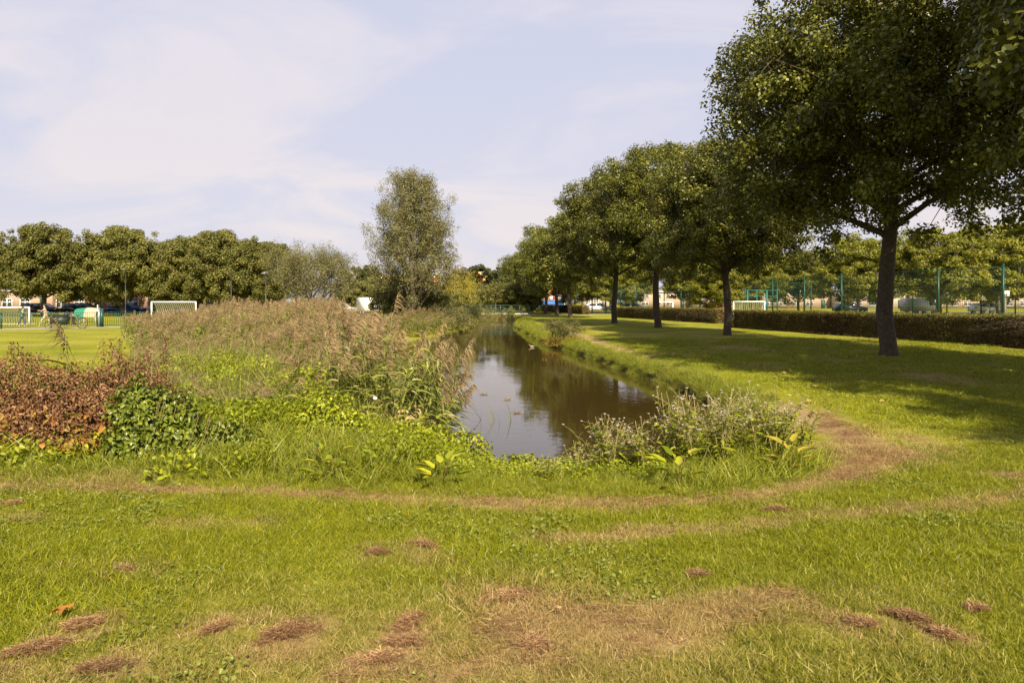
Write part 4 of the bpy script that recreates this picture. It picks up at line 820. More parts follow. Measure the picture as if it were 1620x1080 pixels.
# ------------------------------------------------------------------ clumps of dead grass, fallen leaves
def clump(px, py, wx, wy, h, rz, label, seed):
    r = np.random.default_rng(seed); x, y = G(px, py); n = int(900 * (wx * wy) / .02) + 250; n = min(n * 2, 3000); a = r.uniform(0, 6.283, n); q = r.random(n) ** .6 * (.75 + .35 * np.sin(a * 2 + seed) + .25 * np.sin(a * 5 + 2 * seed))
    P = np.stack([wx * q * np.cos(a), wy * q * np.sin(a), .6 * h * np.clip(1 - q ** 2, 0, 1) * r.random(n) * (.7 + .6 * np.sin(a * 3 + seed) ** 2) + .012], 1); D = np.concatenate([r.normal(0, 1, (n, 2)) + [.7, .2], r.normal(.1, .35, (n, 1))], 1)
    P -= D / np.linalg.norm(D, axis=1)[:, None] * .03; V, Q, T = ribbons(P, D, r.uniform(.018, .055, n), r.uniform(.0016, .0034, n), np.stack([r.normal(0, .3, n), r.normal(0, .3, n), -r.random(n) * .5], 1), 2, r=r)
    c = np.clip(r.beta(2, 1.8, n) * .7 + .3 * (P[:, 2] / h), 0, 1); me = mesh_np('clump', V, [Q, T], M['straw'], rnd=np.tile(c, 2))
    link('dead_grass_clump', me, None, (x, y, float(height(x, y)) + .015), rz, label=label, category='dead grass')
clump(455, 1005, .13, .085, .06, .5, 'largest rounded pile of straw coloured dead grass left of centre', 1)
clump(650, 985, .11, .07, .04, 1.2, 'dead grass clump beside the straw pile, nearer the middle', 2)
clump(640, 1015, .10, .05, .03, .3, 'thin dead grass clump just below its twin near the middle', 3)
clump(60, 1035, .20, .06, .045, .6, 'long dark streak of dead grass in the bottom left corner', 4)
clump(135, 995, .13, .05, .04, .4, 'dark dead grass clump at the upper end of the corner streak', 5)
clump(165, 1062, .13, .05, .03, .1, 'small reddish dead grass clump on the bottom edge at the left', 6)
clump(345, 998, .07, .04, .03, .7, 'small dead grass clump left of the rounded straw pile', 7)
clump(800, 945, .13, .09, .025, .4, 'flat dark clump at the left end of the worn patch', 8)
clump(1440, 985, .12, .055, .045, -.5, 'loose dead grass clump at lower right, the larger of two', 9)
clump(1495, 1008, .08, .03, .03, -.6, 'narrow dead grass clump trailing from the lower right one', 10)
clump(1365, 992, .10, .035, .03, -.4, 'dead grass clump left of the lower right pair', 11)
clump(1545, 968, .07, .04, .03, -.3, 'small dead grass clump near the right edge', 12)
clump(598, 877, .07, .04, .035, 0, 'round red brown clump in the green grass left of centre', 13)
clump(672, 865, .10, .05, .035, -.4, 'dark clump beside the round red brown one', 14)
clump(200, 908, .09, .05, .03, -.3, 'small clump in the clover at the left', 15)
clump(600, 1040, .12, .05, .025, .7, 'pale clump on the bottom edge left of centre', 16)
clump(840, 1015, .09, .05, .025, 1.2, 'thin clump below the worn patch', 17)
clump(18, 800, .10, .05, .03, 0, 'dark clump below the withered bush', 18)
clump(1105, 912, .07, .04, .03, 0, 'tiny clump above the worn patch right of centre', 19)
clump(1230, 810, .12, .05, .03, 0, 'small clump between the yellow track and the weeds', 20)
def fallen(px, py, s, label, k):
    r = np.random.default_rng(k); n = 9; a = np.linspace(0, 6.283, n, endpoint=False); rad = s * (.62 + .38 * np.cos(a * 4 + 1)) * r.uniform(.8, 1.2, n); V = np.stack([rad * np.cos(a) * 1.3, rad * np.sin(a), .02 + .5 * s * np.abs(np.sin(a * 2 + k))], 1); V = np.vstack([[0, 0, .03], V])
    b = MB().add(V, np.array([(0, i + 1, (i + 1) % n + 1) for i in range(n)]), .9).tube([(0, 0, .025), (-s * 1.9, 0, .015)], .0015, 3, a=.5); x, y = G(px, py)
    link('fallen_leaf', b.mesh('fallen_leaf', M['ylow'] if px < 200 else M['straw']), None, (x, y, float(height(x, y)) + .03), k, label=label, category='leaf')
fallen(98, 985, .055, 'curled orange brown leaf lying on the grass at lower left', 1); fallen(885, 973, .02, 'tiny pale leaf on the worn patch', 2); fallen(1385, 688, .05, 'pale leaf on the lawn above the brown bend of the mowing line', 3)
fallen(1392, 563, .10, 'pale dead leaf left of the thick trunk', 4); fallen(1255, 578, .12, 'white leaf on the shaded grass under the oaks', 5)
xa, ya = sample(4, 16, 10, 34, 1.6); n = len(xa); V, F = leaves4(np.stack([xa, ya, height(xa, ya) + .05], 1), rdir(n) * .4 + np.array([0, 0, 1]), .11, .07)
link('oak_leaf_litter', mesh_np('oak_leaf_litter', V, [F], M['straw'], rnd=rng.random(n)), kind='stuff', label='scattered dry oak leaves on the shaded lawn', category='leaves')

# things on the water
for i, (px, py, lb) in enumerate([(802, 632, 'brown reed plume floating farthest out on the near water'), (818, 653, 'brown reed plume floating nearest on the water, right of the blades'), (765, 624, 'brown reed plume at the tip of the leaning reeds')]):
    x, y = G(px, py, WATER_Z); r = np.random.default_rng(i); n = 60; V, Q, T = ribbons(np.stack([r.normal(0, .045, n), r.normal(0, .03, n), np.full(n, .012)], 1), np.stack([r.normal(0, 1, n), r.normal(0, 1, n), r.normal(0.2, .2, n)], 1), .07, .007, np.zeros((n, 3)), 2, r=r)
    link('floating_plume', mesh_np('floating_plume', V, [Q, T], M['plume'], rnd=np.tile(r.random(n), 2)), None, (x, y, WATER_Z), label=lb, category='reed plume')
r = np.random.default_rng(5); n = 9; P = np.stack([r.uniform(-.35, .35, n), r.uniform(-.3, .3, n), np.full(n, -.05)], 1); V, Q, T = ribbons(P, np.concatenate([r.normal(0, .25, (n, 2)), np.ones((n, 1))], 1), r.uniform(.25, .5, n), .014, np.concatenate([r.normal(-.1, .2, (n, 2)), np.zeros((n, 1))], 1), 3, r=r)
x, y = G(790, 668, WATER_Z); link('water_reeds', mesh_np('water_reeds', V, [Q, T], M['reed'], rnd=np.full(n * 3, .25)), None, (x, y, WATER_Z), kind='stuff', label='few short reed blades standing in open water', category='reeds')

def skin_obj(name, pts, edges, rad, mat, parent, sub=1):
    me = bpy.data.meshes.new(name); me.from_pydata(pts, edges, []); me.materials.append(mat); o = link(name, me, parent)
    o.modifiers.new('skin', 'SKIN')
    if not me.skin_vertices: bpy.ops.mesh.customdata_skin_add()
    for i, v in enumerate(me.skin_vertices[0].data):
        v.radius = (rad[i], rad[i]) if np.isscalar(rad[i]) else rad[i]; v.use_root = (i == 0)
    sm = o.modifiers.new('smooth', 'SUBSURF'); sm.levels = sub; sm.render_levels = sub
    return o
def blob(b, c, rad, n=10, m=7, a=.5):
    th = np.linspace(0, math.pi, m); ph = np.arange(n) * 6.2832 / n
    V = [(c[0] + rad[0] * math.sin(t) * math.cos(p), c[1] + rad[1] * math.sin(t) * math.sin(p), c[2] + rad[2] * math.cos(t)) for t in th for p in ph]
    F = [(i * n + j, i * n + (j + 1) % n, (i + 1) * n + (j + 1) % n, (i + 1) * n + j) for i in range(m - 1) for j in range(n)]; return b.add(V, np.array(F), a)
dkx, dky = G(841, 549, WATER_Z); dt = thing('duck', 'small pale duck swimming near the shrub on the right bank', 'duck', (dkx, dky, WATER_Z), 2.9); dt.scale = (.55, .55, .55)
b = MB()   # one continuous body: lofted sections from tail to bill base
secs = [(-.27, .01, .10), (-.20, .055, .075), (-.10, .10, .06), (.0, .115, .055), (.09, .095, .075), (.13, .055, .13), (.15, .038, .19), (.175, .045, .23), (.20, .035, .235), (.225, .012, .225)]
n = 10; V = [(x, rr * math.cos(p), z + rr * .75 * math.sin(p)) for x, rr, z in secs for p in np.arange(n) * 6.2832 / n]; F = [(i * n + j, i * n + (j + 1) % n, (i + 1) * n + (j + 1) % n, (i + 1) * n + j) for i in range(len(secs) - 1) for j in range(n)]
b.add(V, np.array(F)); b.build('body', M['duck'], dt, smooth=True); MB().box((.25, 0, .218), (.07, .03, .014)).build('beak', M['beak'], dt)

# ------------------------------------------------------------------ footbridge
fb = thing('footbridge', 'low footbridge with green railings across the far end of the pond', 'bridge', (-2.6, 84.5, .05))
nb = 14
bw = 9.4
for i in range(nb): 
    xx = -bw / 2 + bw / nb * (i + .5); MB().box((xx, 0, .13 + .05 * math.cos(xx / bw * math.pi)), (bw / nb - .03, 2.0, .05)).build('deck_plank', M['deck'], fb)
for y in (-.9, .9): MB().box((0, y, 0), (bw, .14, .2)).build('girder', M['green_d'], fb)
MB().box((0, -1.02, .10), (bw, .04, .22)).build('edge_board', M['deck'], fb)
for y in (-1.0, 1.0):
    for z, nm in ((1.15, 'handrail'), (.85, 'rail'), (.55, 'rail'), (.32, 'rail')): MB().tube([(-bw / 2, y, z), (bw / 2, y, z)], .035 if z > 1 else .022, 6).build(nm, M['green_d'], fb)
    for i in range(9): MB().box((-bw / 2 + bw / 8 * i, y, .62), (.06, .06, 1.15)).build('railing_post', M['green_d'], fb)
for x in (-bw / 2, bw / 2): MB().box((x, 0, -.35), (.35, 2.2, .6)).build('abutment', M['path'], fb)
me = mesh_np('path', [(2.1, 83.6, .012), (30, 83.4, .012), (30, 85.6, .012), (2.1, 85.4, .012)], [[(0, 1, 2, 3)]], M['path']); link('path_right', me, kind='structure')
me = mesh_np('path', [(-7.3, 83.6, .012), (-7.3, 85.4, .012), (-40, 84.5, .012), (-40, 82.5, .012)], [[(0, 1, 2, 3)]], M['path']); link('path_left', me, kind='structure')
me = mesh_np('path', [(-46, 22.5, .012), (-16, 50.6, .012), (-17.0, 51.6, .012), (-47, 24.0, .012)], [[(0, 1, 2, 3)]], M['path'])
# ------------------------------------------------------------------ left playground fence
F0, F1 = np.array([-34.2, 37.4]), np.array([-17.5, 52.3]); FL = np.linalg.norm(F1 - F0); fu = (F1 - F0) / FL; fa = math.atan2(fu[1], fu[0])
fe = thing('park_fence', 'low dark green railing fence of thin upright bars round the playground', 'fence', (F0[0], F0[1], 0), fa)
for z in (.12, .95): MB().box((FL / 2, 0, z), (FL, .05, .035)).build('rail', M['green_p'], fe)
bm_ = MB().box((0, 0, .53), (.022, .022, .80)).mesh('bar', M['green_p'])
nbars = int(FL / .125)
for i in range(nbars): link('bar', bm_, fe, (.06 + i * .125, 0, 0))
pm = MB().box((0, 0, .5), (.07, .07, 1.0)).mesh('fence_post', M['green_p'])
for i in range(int(FL / 2.5) + 1): link('fence_post', pm, fe, (i * 2.5, .06, 0))
gp = F0 + fu * 10.2; go_ = thing('gate_post', 'square green gate post with a pale face in the playground fence', 'post', (gp[0], gp[1] - .12, 0), fa)
MB().box((.10, 0, .58), (.18, .14, 1.16)).build('green_post', M['green_p'], go_); MB().box((-.07, 0, .60), (.12, .14, 1.3)).build('pale_post', M['metal'], go_)
P0, P1 = F0 - fu * 8 + np.array([fu[1], -fu[0]]) * 1.9, F1 + np.array([fu[1], -fu[0]]) * 1.9; nrm = np.array([-fu[1], fu[0]]) * 1.5
me = mesh_np('park_path', [(*P0, .012), (*P1, .012), (*(P1 + nrm), .012), (*(P0 + nrm), .012)], [[(0, 1, 2, 3)]], M['path']); link('path_playground', me, kind='structure')

# goals with curved slats
def slat_goal(loc, rz, w, h, ns, label, depth=1.3):
    t = thing('slat_goal', label, 'goal', loc, rz)
    for x in (-w / 2, w / 2): MB().box((x, 0, h / 2), (.09, .09, h)).build('goal_post', M['white'], t)
    MB().box((0, 0, h + .0), (w + .09, .09, .10)).build('crossbar', M['white'], t)
    tt = np.linspace(0, 1, 6); b = MB().tube(np.stack([0 * tt, depth * tt, h * .97 * (1 - tt ** 1.5) + .02], 1), .05, 4); sm_ = b.mesh('goal_slat', M['white'])
    for i in range(ns): link('goal_slat', sm_, t, (-w / 2 + w / (ns + 1) * (i + 1), .02, 0))
    MB().box((0, depth, .04), (w, .07, .07)).build('base_bar', M['white'], t); return t
slat_goal((-27.0, 54.5, 0), .12, 3.35, 1.62, 20, 'white steel goal of curved slats rising behind the left part of the reeds')
slat_goal((-36.6, 49.0, -.05), .25, 3.4, 1.28, 20, 'white steel goal of curved slats behind the children at the left edge')
slat_goal((21.0, 60.5, 0), -.25, 2.6, 1.65, 15, 'white goal of slanting slats behind the hedge gap on the right', 1.2)
pg = thing('football_goal', 'plain white football goal frame between two oak trunks', 'goal', (15.3, 69, 0), -.1)
for x in (-.95, .95): MB().box((x, 0, .8), (.10, .10, 1.6)).build('goal_post', M['white'], pg)
MB().box((0, 0, 1.62), (2.0, .10, .10)).build('crossbar', M['white'], pg)

# cargo bike
def wheel(parent, x, rr, y=0):
    an = np.linspace(0, 2 * math.pi, 25); w = MB().tube(np.stack([x + rr * np.cos(an), np.full(25, y), rr + rr * np.sin(an)], 1), .026, 5, cap=False).build('wheel', M['rubber'], parent)
    b = MB().tube(np.stack([x + (rr - .035) * np.cos(an), np.full(25, y), rr + (rr - .035) * np.sin(an)], 1), .012, 4, cap=False); b.build('rim', M['metal'], w)
    b = MB()
    for k in range(12): a_ = k * math.pi / 6; b.tube([(x, y, rr), (x + (rr - .04) * math.cos(a_), y, rr + (rr - .04) * math.sin(a_))], .004, 3)
    b.tube([(x, y - .06, rr), (x, y + .06, rr)], .03, 6); b.build('spokes', M['metal'], w, kind='stuff')
bk = thing('cargo_bike', 'cargo bicycle with a long dark box parked by the green fence', 'bicycle', (-27.0, 41.6, 0), .1); bk.scale = (.82, .82, .88)
wheel(bk, .95, .36); wheel(bk, -1.45, .25)
b = MB(); prof = [(-1.15, .28), (-.20, .26), (-.02, .82), (-1.18, .76)]; b.prism(prof, -.30, .30); b.build('cargo_box', M['boxgreen'], bk)
MB().box((-.6, 0, .80), (1.17, .66, .04)).build('box_rim', M['black'], bk)
b = MB(); b.tube([(-.2, 0, .30), (.45, 0, .28), (.95, 0, .36)], .025, 6); b.tube([(.45, 0, .28), (.62, 0, .85)], .022, 6); b.tube([(.62, 0, .80), (.95, 0, .36)], .014, 5); b.tube([(.02, 0, .40), (.60, 0, .62)], .022, 6); b.tube([(-1.15, 0, .35), (-1.45, 0, .25)], .022, 5); b.tube([(.05, 0, .35), (.15, 0, 1.0)], .02, 6); b.build('bike_frame', M['dmetal'], bk)
b = MB(); b.tube([(.22, -.30, 1.06), (.13, -.1, 1.05), (.13, .1, 1.05), (.22, .30, 1.06)], .015, 5); b.build('handlebar', M['black'], bk); MB().box((.64, 0, .90), (.26, .15, .06), taper=.8).build('saddle', M['black'], bk)
b = MB(); blob(b, (-.2, 0, .93), (.16, .14, .18)); b.build('child_seat', M['black'], bk); MB().box((.9, 0, .76), (.42, .14, .03)).build('luggage_rack', M['black'], bk); MB().tube([(-.2, -.15, .26), (-.28, -.2, .02), (-.28, .2, .02), (-.2, .15, .26)], .012, 4).build('kick_stand', M['metal'], bk)

# play tent behind the fence
tn = thing('play_tent', 'small green and cream cloth tent behind the fence and the cargo bike', 'tent', (-33.4, 54, 0), .1); tn.scale = (.68, .68, .8)
an = np.linspace(0, math.pi, 9)
for (x0, x1, mt_, nm) in ((-1.35, -.2, 'teal', 'green_cloth'), (-.2, 1.1, 'cream', 'cream_cloth')):
    b = MB(); V = [(x, -1.0 * math.cos(a_), .55 + .95 * math.sin(a_) * (1 - .1 * abs(x))) for x in np.linspace(x0, x1, 4) for a_ in an]; b.add(V, np.array([(i * 9 + j, i * 9 + j + 1, (i + 1) * 9 + j + 1, (i + 1) * 9 + j) for i in range(3) for j in range(8)])); b.build(nm, M[mt_], tn, smooth=True)
for x in (-1.3, -.2, 1.05):
    for y in (-.95, .95): MB().tube([(x, y, 0), (x, y, .6)], .025, 5).build('tent_pole', M['white'], tn)
MB().tube([(1.15, -.6, 0), (1.15, -.6, 1.75)], .05, 6).build('corner_pole', M['white'], tn)

# people behind the fence
def person(loc, rz, H, pose, top, bot, label, hair='hair'):
    t = thing('person', label, 'person', loc, rz); t.scale = (H / 1.75,) * 3
    bend, la, ra, ls, rs = pose      # torso lean, arm vectors, leg spread
    hip = np.array([0, 0, .92]); ch = hip + np.array([0, math.sin(bend) * -.45, math.cos(bend) * .45]); nk = ch + np.array([0, math.sin(bend) * -.13, math.cos(bend) * .13]); hd = nk + np.array([0, -.03, .18])
    sh = [ch + np.array([s * .17, 0, .02]) for s in (-1, 1)]; el = [sh[0] + np.array(la[0]), sh[1] + np.array(ra[0])]; ha = [el[0] + np.array(la[1]), el[1] + np.array(ra[1])]
    hp = [hip + np.array([s * .09, 0, -.04]) for s in (-1, 1)]; kn = [hp[0] + np.array([-.02, ls * .5 - .04, -.42]), hp[1] + np.array([.02, rs * .5 - .04, -.42])]; ft = [np.array([kn[0][0], kn[0][1] + ls * .3 + .05, .06]), np.array([kn[1][0], kn[1][1] + rs * .3 + .05, .06])]; toe = [f_ + np.array([0, -.17, -.03]) for f_ in ft]
    pts = [hip, ch, nk, hd, hd + np.array([0, -.005, .1]), sh[0], el[0], ha[0], ha[0] + (ha[0] - el[0]) * .35, sh[1], el[1], ha[1], ha[1] + (ha[1] - el[1]) * .35, hp[0], kn[0], ft[0], toe[0], hp[1], kn[1], ft[1], toe[1]]
    ed = [(0, 1), (1, 2), (2, 3), (3, 4), (1, 5), (5, 6), (6, 7), (7, 8), (1, 9), (9, 10), (10, 11), (11, 12), (0, 13), (13, 14), (14, 15), (15, 16), (0, 17), (17, 18), (18, 19), (19, 20)]
    rad = [.12, .13, .055, .095, .075, .06, .042, .03, .025, .06, .042, .03, .025, .085, .055, .04, .035, .085, .055, .04, .035]
    skin_obj('body', [tuple(p) for p in pts], ed, rad, M['skin'], t)
    skin_obj('shirt', [tuple(p) for p in [hip, ch, ch + (nk - ch) * .6, sh[0], (sh[0] + el[0]) / 2, sh[1], (sh[1] + el[1]) / 2]], [(0, 1), (1, 2), (1, 3), (3, 4), (1, 5), (5, 6)], [.145, .155, .08, .078, .062, .078, .062], M[top], t)
    skin_obj('trousers', [tuple(p) for p in [hip - np.array([0, 0, .01]), hp[0], kn[0], ft[0] + [0, 0, .06], hp[1], kn[1], ft[1] + [0, 0, .06]]], [(0, 1), (1, 2), (2, 3), (0, 4), (4, 5), (5, 6)], [.13, .10, .07, .055, .10, .07, .055], M[bot], t)
    b = MB(); blob(b, tuple(hd + np.array([0, .025, .065])), (.105, .11, .10)); b.build('hair', M[hair], t, smooth=True)
arm_d = ((0, .02, -.28), (0, -.04, -.24)); arm_u = ((-.18, -.1, .10), (-.1, -.1, .2)); arm_f = ((.05, -.2, -.14), (.02, -.2, .05))
person((-34.6, 44.6, 0), .4, 1.68, (.1, arm_d, arm_f, .1, -.1), 'red', 'denim', 'adult in a red top standing behind the fence at the left edge')
person((-35.0, 43.6, 0), .8, 1.15, (.5, arm_f, arm_f, .2, -.1), 'blue', 'denim', 'small child in blue bending down at the left edge')
person((-33.5, 43.9, 0), -.6, 1.12, (.25, arm_u, arm_d, .1, -.15), 'wcloth', 'denim', 'child in a white shirt by the fence')
person((-32.6, 45.4, 0), 1.5, 1.25, (.2, arm_f, arm_d, .3, -.25), 'teal', 'denim', 'child in green clothes beside the white shirted one')
person((-31.0, 45.4, 0), -1.2, 1.42, (.15, arm_u, arm_f, .45, -.5), 'cream', 'cream', 'youth in pale clothes striding in front of the left goal')
person((-29.4, 45.8, 0), .2, 1.05, (.9, arm_f, arm_f, .1, -.1), 'denim', 'black', 'child in dark clothes crouching behind the fence')

# street lamps
def lamp(loc, h, label, disc=True):
    t = thing('street_lamp', label, 'lamp', loc); MB().tube([(0, 0, 0), (0, 0, .8), (0, 0, .82), (0, 0, h)], [.08, .08, .05, .045], 8).build('pole', M['dmetal'], t)
    if disc:
        b = MB(); an = np.arange(12) * math.pi / 6; V = [(rr * math.cos(a_), rr * math.sin(a_), z) for rr, z in ((.06, h), (.36, h + .06), (.38, h + .10), (.2, h + .22), (.03, h + .27)) for a_ in an]
        b.add(V, np.array([(i * 12 + j, i * 12 + (j + 1) % 12, (i + 1) * 12 + (j + 1) % 12, (i + 1) * 12 + j) for i in range(4) for j in range(12)])); b.build('lamp_head', M['metal'], t, smooth=True)
    else: MB().box((0, -.2, h), (.14, .5, .08)).build('lamp_head', M['metal'], t)
lamp((-20.2, 56, 0), 3.85, 'street lamp with a flat disc head before the round trees'); lamp((-3.15, 91, 0), 2.9, 'thin grey lamp post behind the footbridge', False); lamp((-40.2, 71, 0), 5, 'dark lamp post among the trunks behind the right goal', False); lamp((-28.8, 70, 0), 5, 'lamp post behind the right goal, near the round trees', False)

# box trailer
tr_ = thing('box_trailer', 'white box trailer parked beyond the reeds left of the tall willow', 'trailer', (-17.7, 85, 0), R(38))
b = MB(); b.prism([(-1.1, .48), (1.1, .48), (1.1, 2.05), (.95, 2.18), (-.95, 2.18), (-1.1, 2.05)], -1.5, 1.5); b.build('box', M['white'], tr_)
MB().box((0, -1.53, 1.3), (1.8, .04, 1.4)).build('rear_door', M['white'], tr_); MB().box((1.13, .2, 1.25), (.04, 1.3, 1.2)).build('side_hatch', M['cream'], tr_); MB().box((1.15, .75, 1.7), (.05, .2, .2)).build('latch', M['black'], tr_)
for s in (-1, 1):
    for y in (-.45, .35): 
        an = np.arange(13) * 2 * math.pi / 12; w = MB().tube([(s * .98, y, .3), (s * 1.14, y, .3)], .3, 12, cap=False).build('wheel', M['rubber'], tr_); MB().tube([(s * 1.0, y, .3), (s * 1.15, y, .3)], .16, 6).build('rim', M['metal'], w)
MB().box((0, 0, .42), (1.7, 2.8, .12)).build('chassis', M['dmetal'], tr_); MB().tube([(0, 1.5, .45), (0, 2.6, .45)], .05, 5).build('drawbar', M['dmetal'], tr_)

# cars
def car(loc, rz, mat, label, van=False):
    t = thing('parked_van' if van else 'parked_car', label, 'van' if van else 'car', loc, rz, None); H_ = 2.1 if van else 1.47
    prof = [(-2.1, .35), (2.1, .35), (2.15, .6), (2.05, .86), (1.2, .98), (.55, H_ - .06), (.3, H_), (-1.45, H_ - .03), (-1.95, 1.0), (-2.15, .85)] if not van else [(-2.4, .35), (2.4, .35), (2.4, .9), (1.9, 1.15), (1.5, H_ - .08), (1.2, H_), (-2.3, H_), (-2.4, 1.9)]
    b = MB(); b.prism(prof, -.86, .86)
    b.build('body', M[mat], t)
    for s in (-1, 1):
        q = MB(); wp = [(1.0, .98), (.5, H_ - .12), (.32, H_ - .09), (-.3, H_ - .08), (-.3, .98)] if not van else [(1.75, 1.2), (1.4, 1.85), (.7, 1.85), (.7, 1.2)]; q.prism(wp, s * .862, s * .875); q.build('side_window', M['glass'], t)
        if not van: q = MB(); q.prism([(-.42, .98), (-.42, H_ - .08), (-1.35, H_ - .12), (-1.7, 1.0)], s * .862, s * .875); q.build('side_window', M['glass'], t)
        for x in (-1.32, 1.35):
            w = MB().tube([(x, s * .70, .32), (x, s * .89, .32)], .32, 12, cap=False).build('wheel', M['rubber'], t); MB().tube([(x, s * .8, .32), (x, s * .885, .32)], .2, 6).build('rim', M['metal'], w)
        MB().box(((2.13 if not van else 2.40), s * .62, .70), (.06, .32, .14)).build('headlight', M['white'], t); MB().box(((-2.12 if not van else -2.4), s * .66, .82), (.06, .26, .14)).build('rear_light', M['carred'], t)
cars = [(-58, 84, .05, 'carblk', 'black car parked left of the first tree trunks before the brick houses', 0), (-53, 84.2, 0, 'carblk', 'black car parked right behind the left goal', 0), (-47.5, 84, .05, 'carblu', 'dark blue car parked behind the panicle and the fence', 0), (-42.5, 84.2, 0, 'carsil', 'silver car parked behind the play tent', 0),
        (-36.8, 84.1, .02, 'carblk', 'dark car half hidden by trunks behind the gate post', 0), (-28, 84, 0, 'carwht', 'white car under the round trees behind the reeds', 0), (-22.5, 90, 0, 'carsil', 'grey car beside the white trailer', 0),
        (55, 92, .2, 'carwht', 'white van beyond the court right of the thick trunk', 1), (64, 92, .1, 'carwht', 'white car beyond the court by the right edge', 0), (47, 95, .1, 'carblk', 'black car beyond the court', 0), (14, 112, .1, 'carwht', 'white car left of the brick pavilion', 0), (20.5, 116, .1, 'carsil', 'silver car right of the brick pavilion', 0), (33, 110, .1, 'carred', 'red car beyond the middle of the court', 0)]
for x, y, rz, mt_, lb, v in cars: car((x, y, .02), rz, mt_, lb, v)
for nm, q in (('road_left', [(-120, 81.5), (-26, 81.5), (-26, 88), (-120, 88)]), ('road_right', [(8, 106), (140, 88), (140, 98), (8, 118)])):
    me = mesh_np(nm, [(a_, b_, .016) for a_, b_ in q], [[(0, 1, 2, 3)]], M['road']); link(nm, me, kind='structure')

# houses
def house(x0, x1, y, h, wall, label, roof='rooftile', dp=8, bays=3, storeys=2, door=True, name='brick_house', flat=False, rz=0, wm_='white'):
    w = x1 - x0; t = thing(name, label, 'house' if name == 'brick_house' else 'building', ((x0 + x1) / 2, y, 0), rz)
    MB().box((0, dp / 2, h / 2), (w - .01, dp, h)).build('wall', M[wall], t)
    if flat: MB().box((0, dp / 2, h + .15), (w + .3, dp + .6, .3)).build('roof', M[roof], t)
    else:
        b = MB(); b.prism([(-.4, h + .01), (dp + .4, h + .01), (dp / 2, h + dp * .3)], -w / 2, w / 2, axis='x'); rf = b.build('roof', M[roof], t); MB().box((w * .3, dp / 2, h + dp * .38), (.8, .6, 1.2)).build('chimney', M['brick'], rf)
    sh_ = h / storeys
    for s in range(storeys):
        for k in range(bays):
            cx = -w / 2 + w / bays * (k + .5); ww = min(1.9, w / bays * .55); z0 = s * sh_ + .8; hh_ = min(1.5, sh_ - 1.2)
            if door and s == 0 and k == bays - 1:
                d_ = MB().box((cx, -.03, 1.1), (1.0, .08, 2.2)).build('door', M['green_d'], t); MB().box((cx + .35, -.09, 1.05), (.05, .05, .14)).build('handle', M['metal'], d_); continue
            f = MB(); fw = .08
            for dx_ in (-ww / 2, 0, ww / 2): f.box((cx + dx_, -.04, z0 + hh_ / 2), (fw, .10, hh_ + fw))
            for dz in (0, hh_ * .62, hh_): f.box((cx, -.045, z0 + dz), (ww + fw, .09, fw))
            fo = f.build('window', M[wm_], t); MB().box((cx, -.012, z0 + hh_ / 2), (ww - .02, .02, hh_ - .02)).build('pane', M['glass'], fo)
            MB().box((cx, -.10, z0 - .09), (ww + .3, .2, .06)).build('sill', M['deck'], fo)
nms = ['brick house at the far left behind the goal', 'brick house behind the goal and its children', 'brick house behind the black cars', 'brick house with white windows behind the cargo bike', 'brick house behind the play tent', 'brick house behind the gate post', 'brick house behind the right goal', 'brick house seen under the trees right of the right goal', 'brick house behind the street lamp', 'brick house behind the willow shrub']
for i in range(8): house(-100 + i * 8, -92 + i * 8, 101, 5.0, 'brick' if i % 3 else 'brick2', nms[i])
house(-19.8, -11, 106, 3.2, 'brick', 'low brick house behind the white trailer', bays=4, flat=True)
house(13.5, 19.5, 128, 2.7, 'brick2', 'small brick pavilion with a pale pitched roof beyond the hedges', roof='greyroof', dp=5, bays=4, storeys=1, name='pavilion')
for i in range(7): house(32 + i * 17, 49 + i * 17, 190 - i * 5.5, 4.3, 'plaster' if i % 2 else 'brick2', ['pale house', 'pink plastered house', 'pale brick house', 'second pink plastered house', 'third pale brick house', 'pink house', 'last pale brick house'][i] + [' left behind the court goal', ' behind the teal cage', ' behind the middle court posts', ' left of the thick trunk', ' right of the thick trunk', ' behind the basketball board', ' at the right edge'][i], bays=5, name='terrace_house', rz=-.1, flat=True, roof='greyroof')
# orange apartment blocks
house(-47, -24, 215, 10.2, 'orange', 'orange clad apartment block glimpsed behind the tall willow', bays=10, storeys=4, flat=True, roof='greyroof', name='apartment_block', door=False, dp=12)
house(-17, -8, 205, 11.0, 'orange', 'orange clad apartment block left of the dark tree', bays=5, storeys=4, flat=True, roof='greyroof', name='apartment_block', door=False, dp=12)
house(-6, 14, 210, 11.2, 'orange', 'orange clad apartment block between the dark tree and the oaks', bays=9, storeys=4, flat=True, roof='greyroof', name='apartment_block', door=False, dp=12)
# blue stand
bs = thing('market_stand', 'blue stand with a red and white awning beyond the oak trunks', 'stand', (7.2, 136, 0))
MB().box((0, 0, 1.25), (6.6, 2, 1.5)).build('counter_wall', M['blue'], bs)
for i in range(8): MB().box((-2.9 + i * .83, -1.02, 2.45), (.80, .5, .7)).build('awning_panel', M['red' if i % 2 else 'white'], bs)
for x in (-3.2, 3.2): MB().box((x, -1.1, 1.0), (.1, .1, 2.0)).build('post', M['white'], bs)
ks = thing('play_shelter', 'little orange roofed shelter on posts behind the footbridge', 'shelter', (-1.75, 99, 0))
b = MB(); b.prism([(-.75, 1.55), (.75, 1.55), (0, 1.95)], -.7, .7); b.build('roof', M['orange'], ks)
for x in (-.6, .6):
    for y in (-.55, .55): MB().box((x, y, .78), (.09, .09, 1.54)).build('post', M['bark_l'], ks)

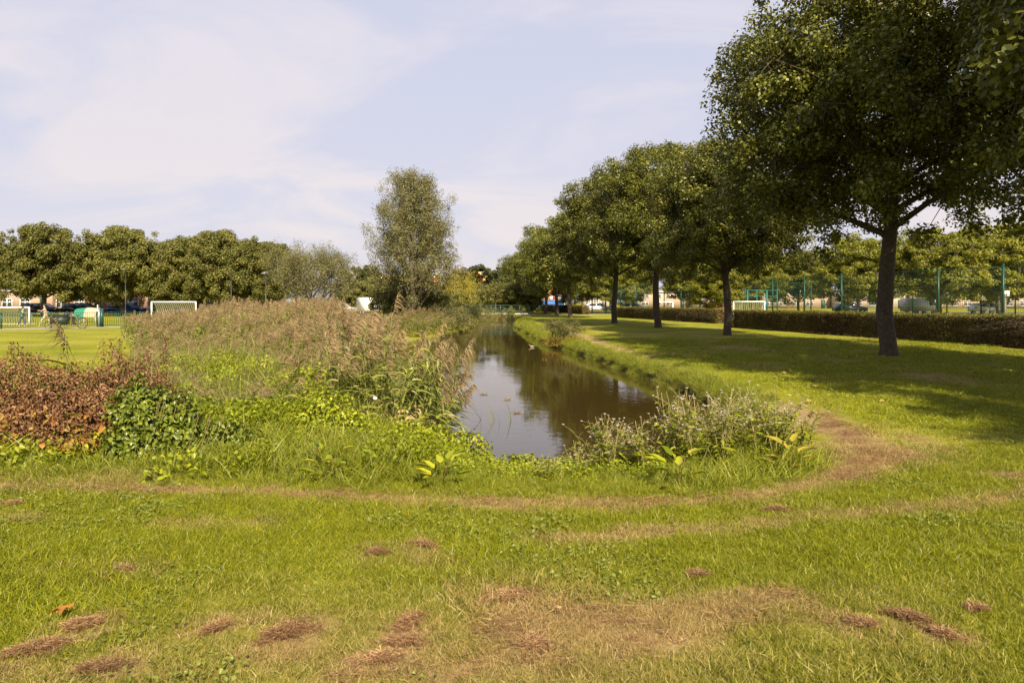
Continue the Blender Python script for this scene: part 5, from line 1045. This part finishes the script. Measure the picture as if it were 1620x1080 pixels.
# ------------------------------------------------------------------ sports court
me = mesh_np('sports_court', [(30.5, 48, .012), (62, 50, .012), (60, 79, .012), (24.5, 79, .012)], [[(0, 1, 2, 3)]], M['court']); link('court_ground', me, kind='structure')
def panel_mesh(w, h):
    b = MB()
    for k in range(int(w / .15)): b.box((.15 * (k + .5), 0, h / 2), (.006, .006, h - .05))
    for k in range(int(h / .2) + 1): b.box((w / 2, 0, min(h, .05 + k * .2)), (w - .04, .008, .008))
    b.box((w / 2, 0, h - .02), (w, .03, .03)); return b.mesh('mesh_panel', M['green_p'])
pmsh = panel_mesh(4.70, 3.9)
def court_fence(p0, p1, n, label, ph=4.0):
    p0 = np.array(p0, float); p1 = np.array(p1, float); u = p1 - p0; Ln = np.linalg.norm(u); t = thing('court_fence', label, 'fence', (p0[0], p0[1], 0), math.atan2(u[1], u[0])); stp = Ln / n
    post = MB().box((0, 0, ph / 2), (.11, .11, ph)).mesh('post', M['green_p']); cap_ = MB().box((0, 0, ph + .02), (.13, .13, .04)).mesh('cap', M['green_p'])
    for i in range(n + 1): q = link('post', post, t, (i * stp, 0, 0)); link('cap', cap_, q)
    for i in range(n): o = link('mesh_panel', pmsh, t, (i * stp, .07, 0)); o.scale = (stp / 4.7, 1, 1)
court_fence((32.2, 38.4), (20.5, 92), 11, 'tall near green mesh fence running away behind the near hedge')
court_fence((23.5, 81), (63, 80), 10, 'tall far green mesh fence across the back of the court', 4.0)
court_fence((17.5, 84), (11.5, 98), 4, 'green mesh fence seen between the oak trunks beyond the second hedge', 3.6)
bb = thing('basketball_hoop', 'white basketball board on a brown post near the right edge', 'basketball hoop', (37.6, 52.0, 0), .1)
MB().box((0, .2, 1.05), (.28, .28, 2.1)).build('post', M['bark_l'], bb); MB().box((0, 0, 2.25), (.62, .04, .42)).build('backboard', M['white'], bb)
MB().box((0, -.025, 2.2), (.24, .012, .18)).build('target_square', M['metal'], bb); an = np.linspace(0, 6.283, 13); MB().tube(np.stack([.13 * np.cos(an), -.17 + .13 * np.sin(an), np.full(13, 2.08)], 1), .012, 4, cap=False).build('ring', M['orange'], bb)
tg = thing('climbing_cage', 'teal steel ball cage standing between the slender oak and the thick one', 'cage', (27.8, 77.5, 0), 0)
for x in (-2.3, -1.1, 0, 1.1, 2.3):
    for y in (0, 3): MB().box((x, y, 1.5), (.09, .09, 3.0)).build('upright', M['teal_d'], tg)
for z in (2.3, 2.95): MB().box((0, 0, z), (4.7, .08, .09)).build('crossbar', M['teal_d'], tg)
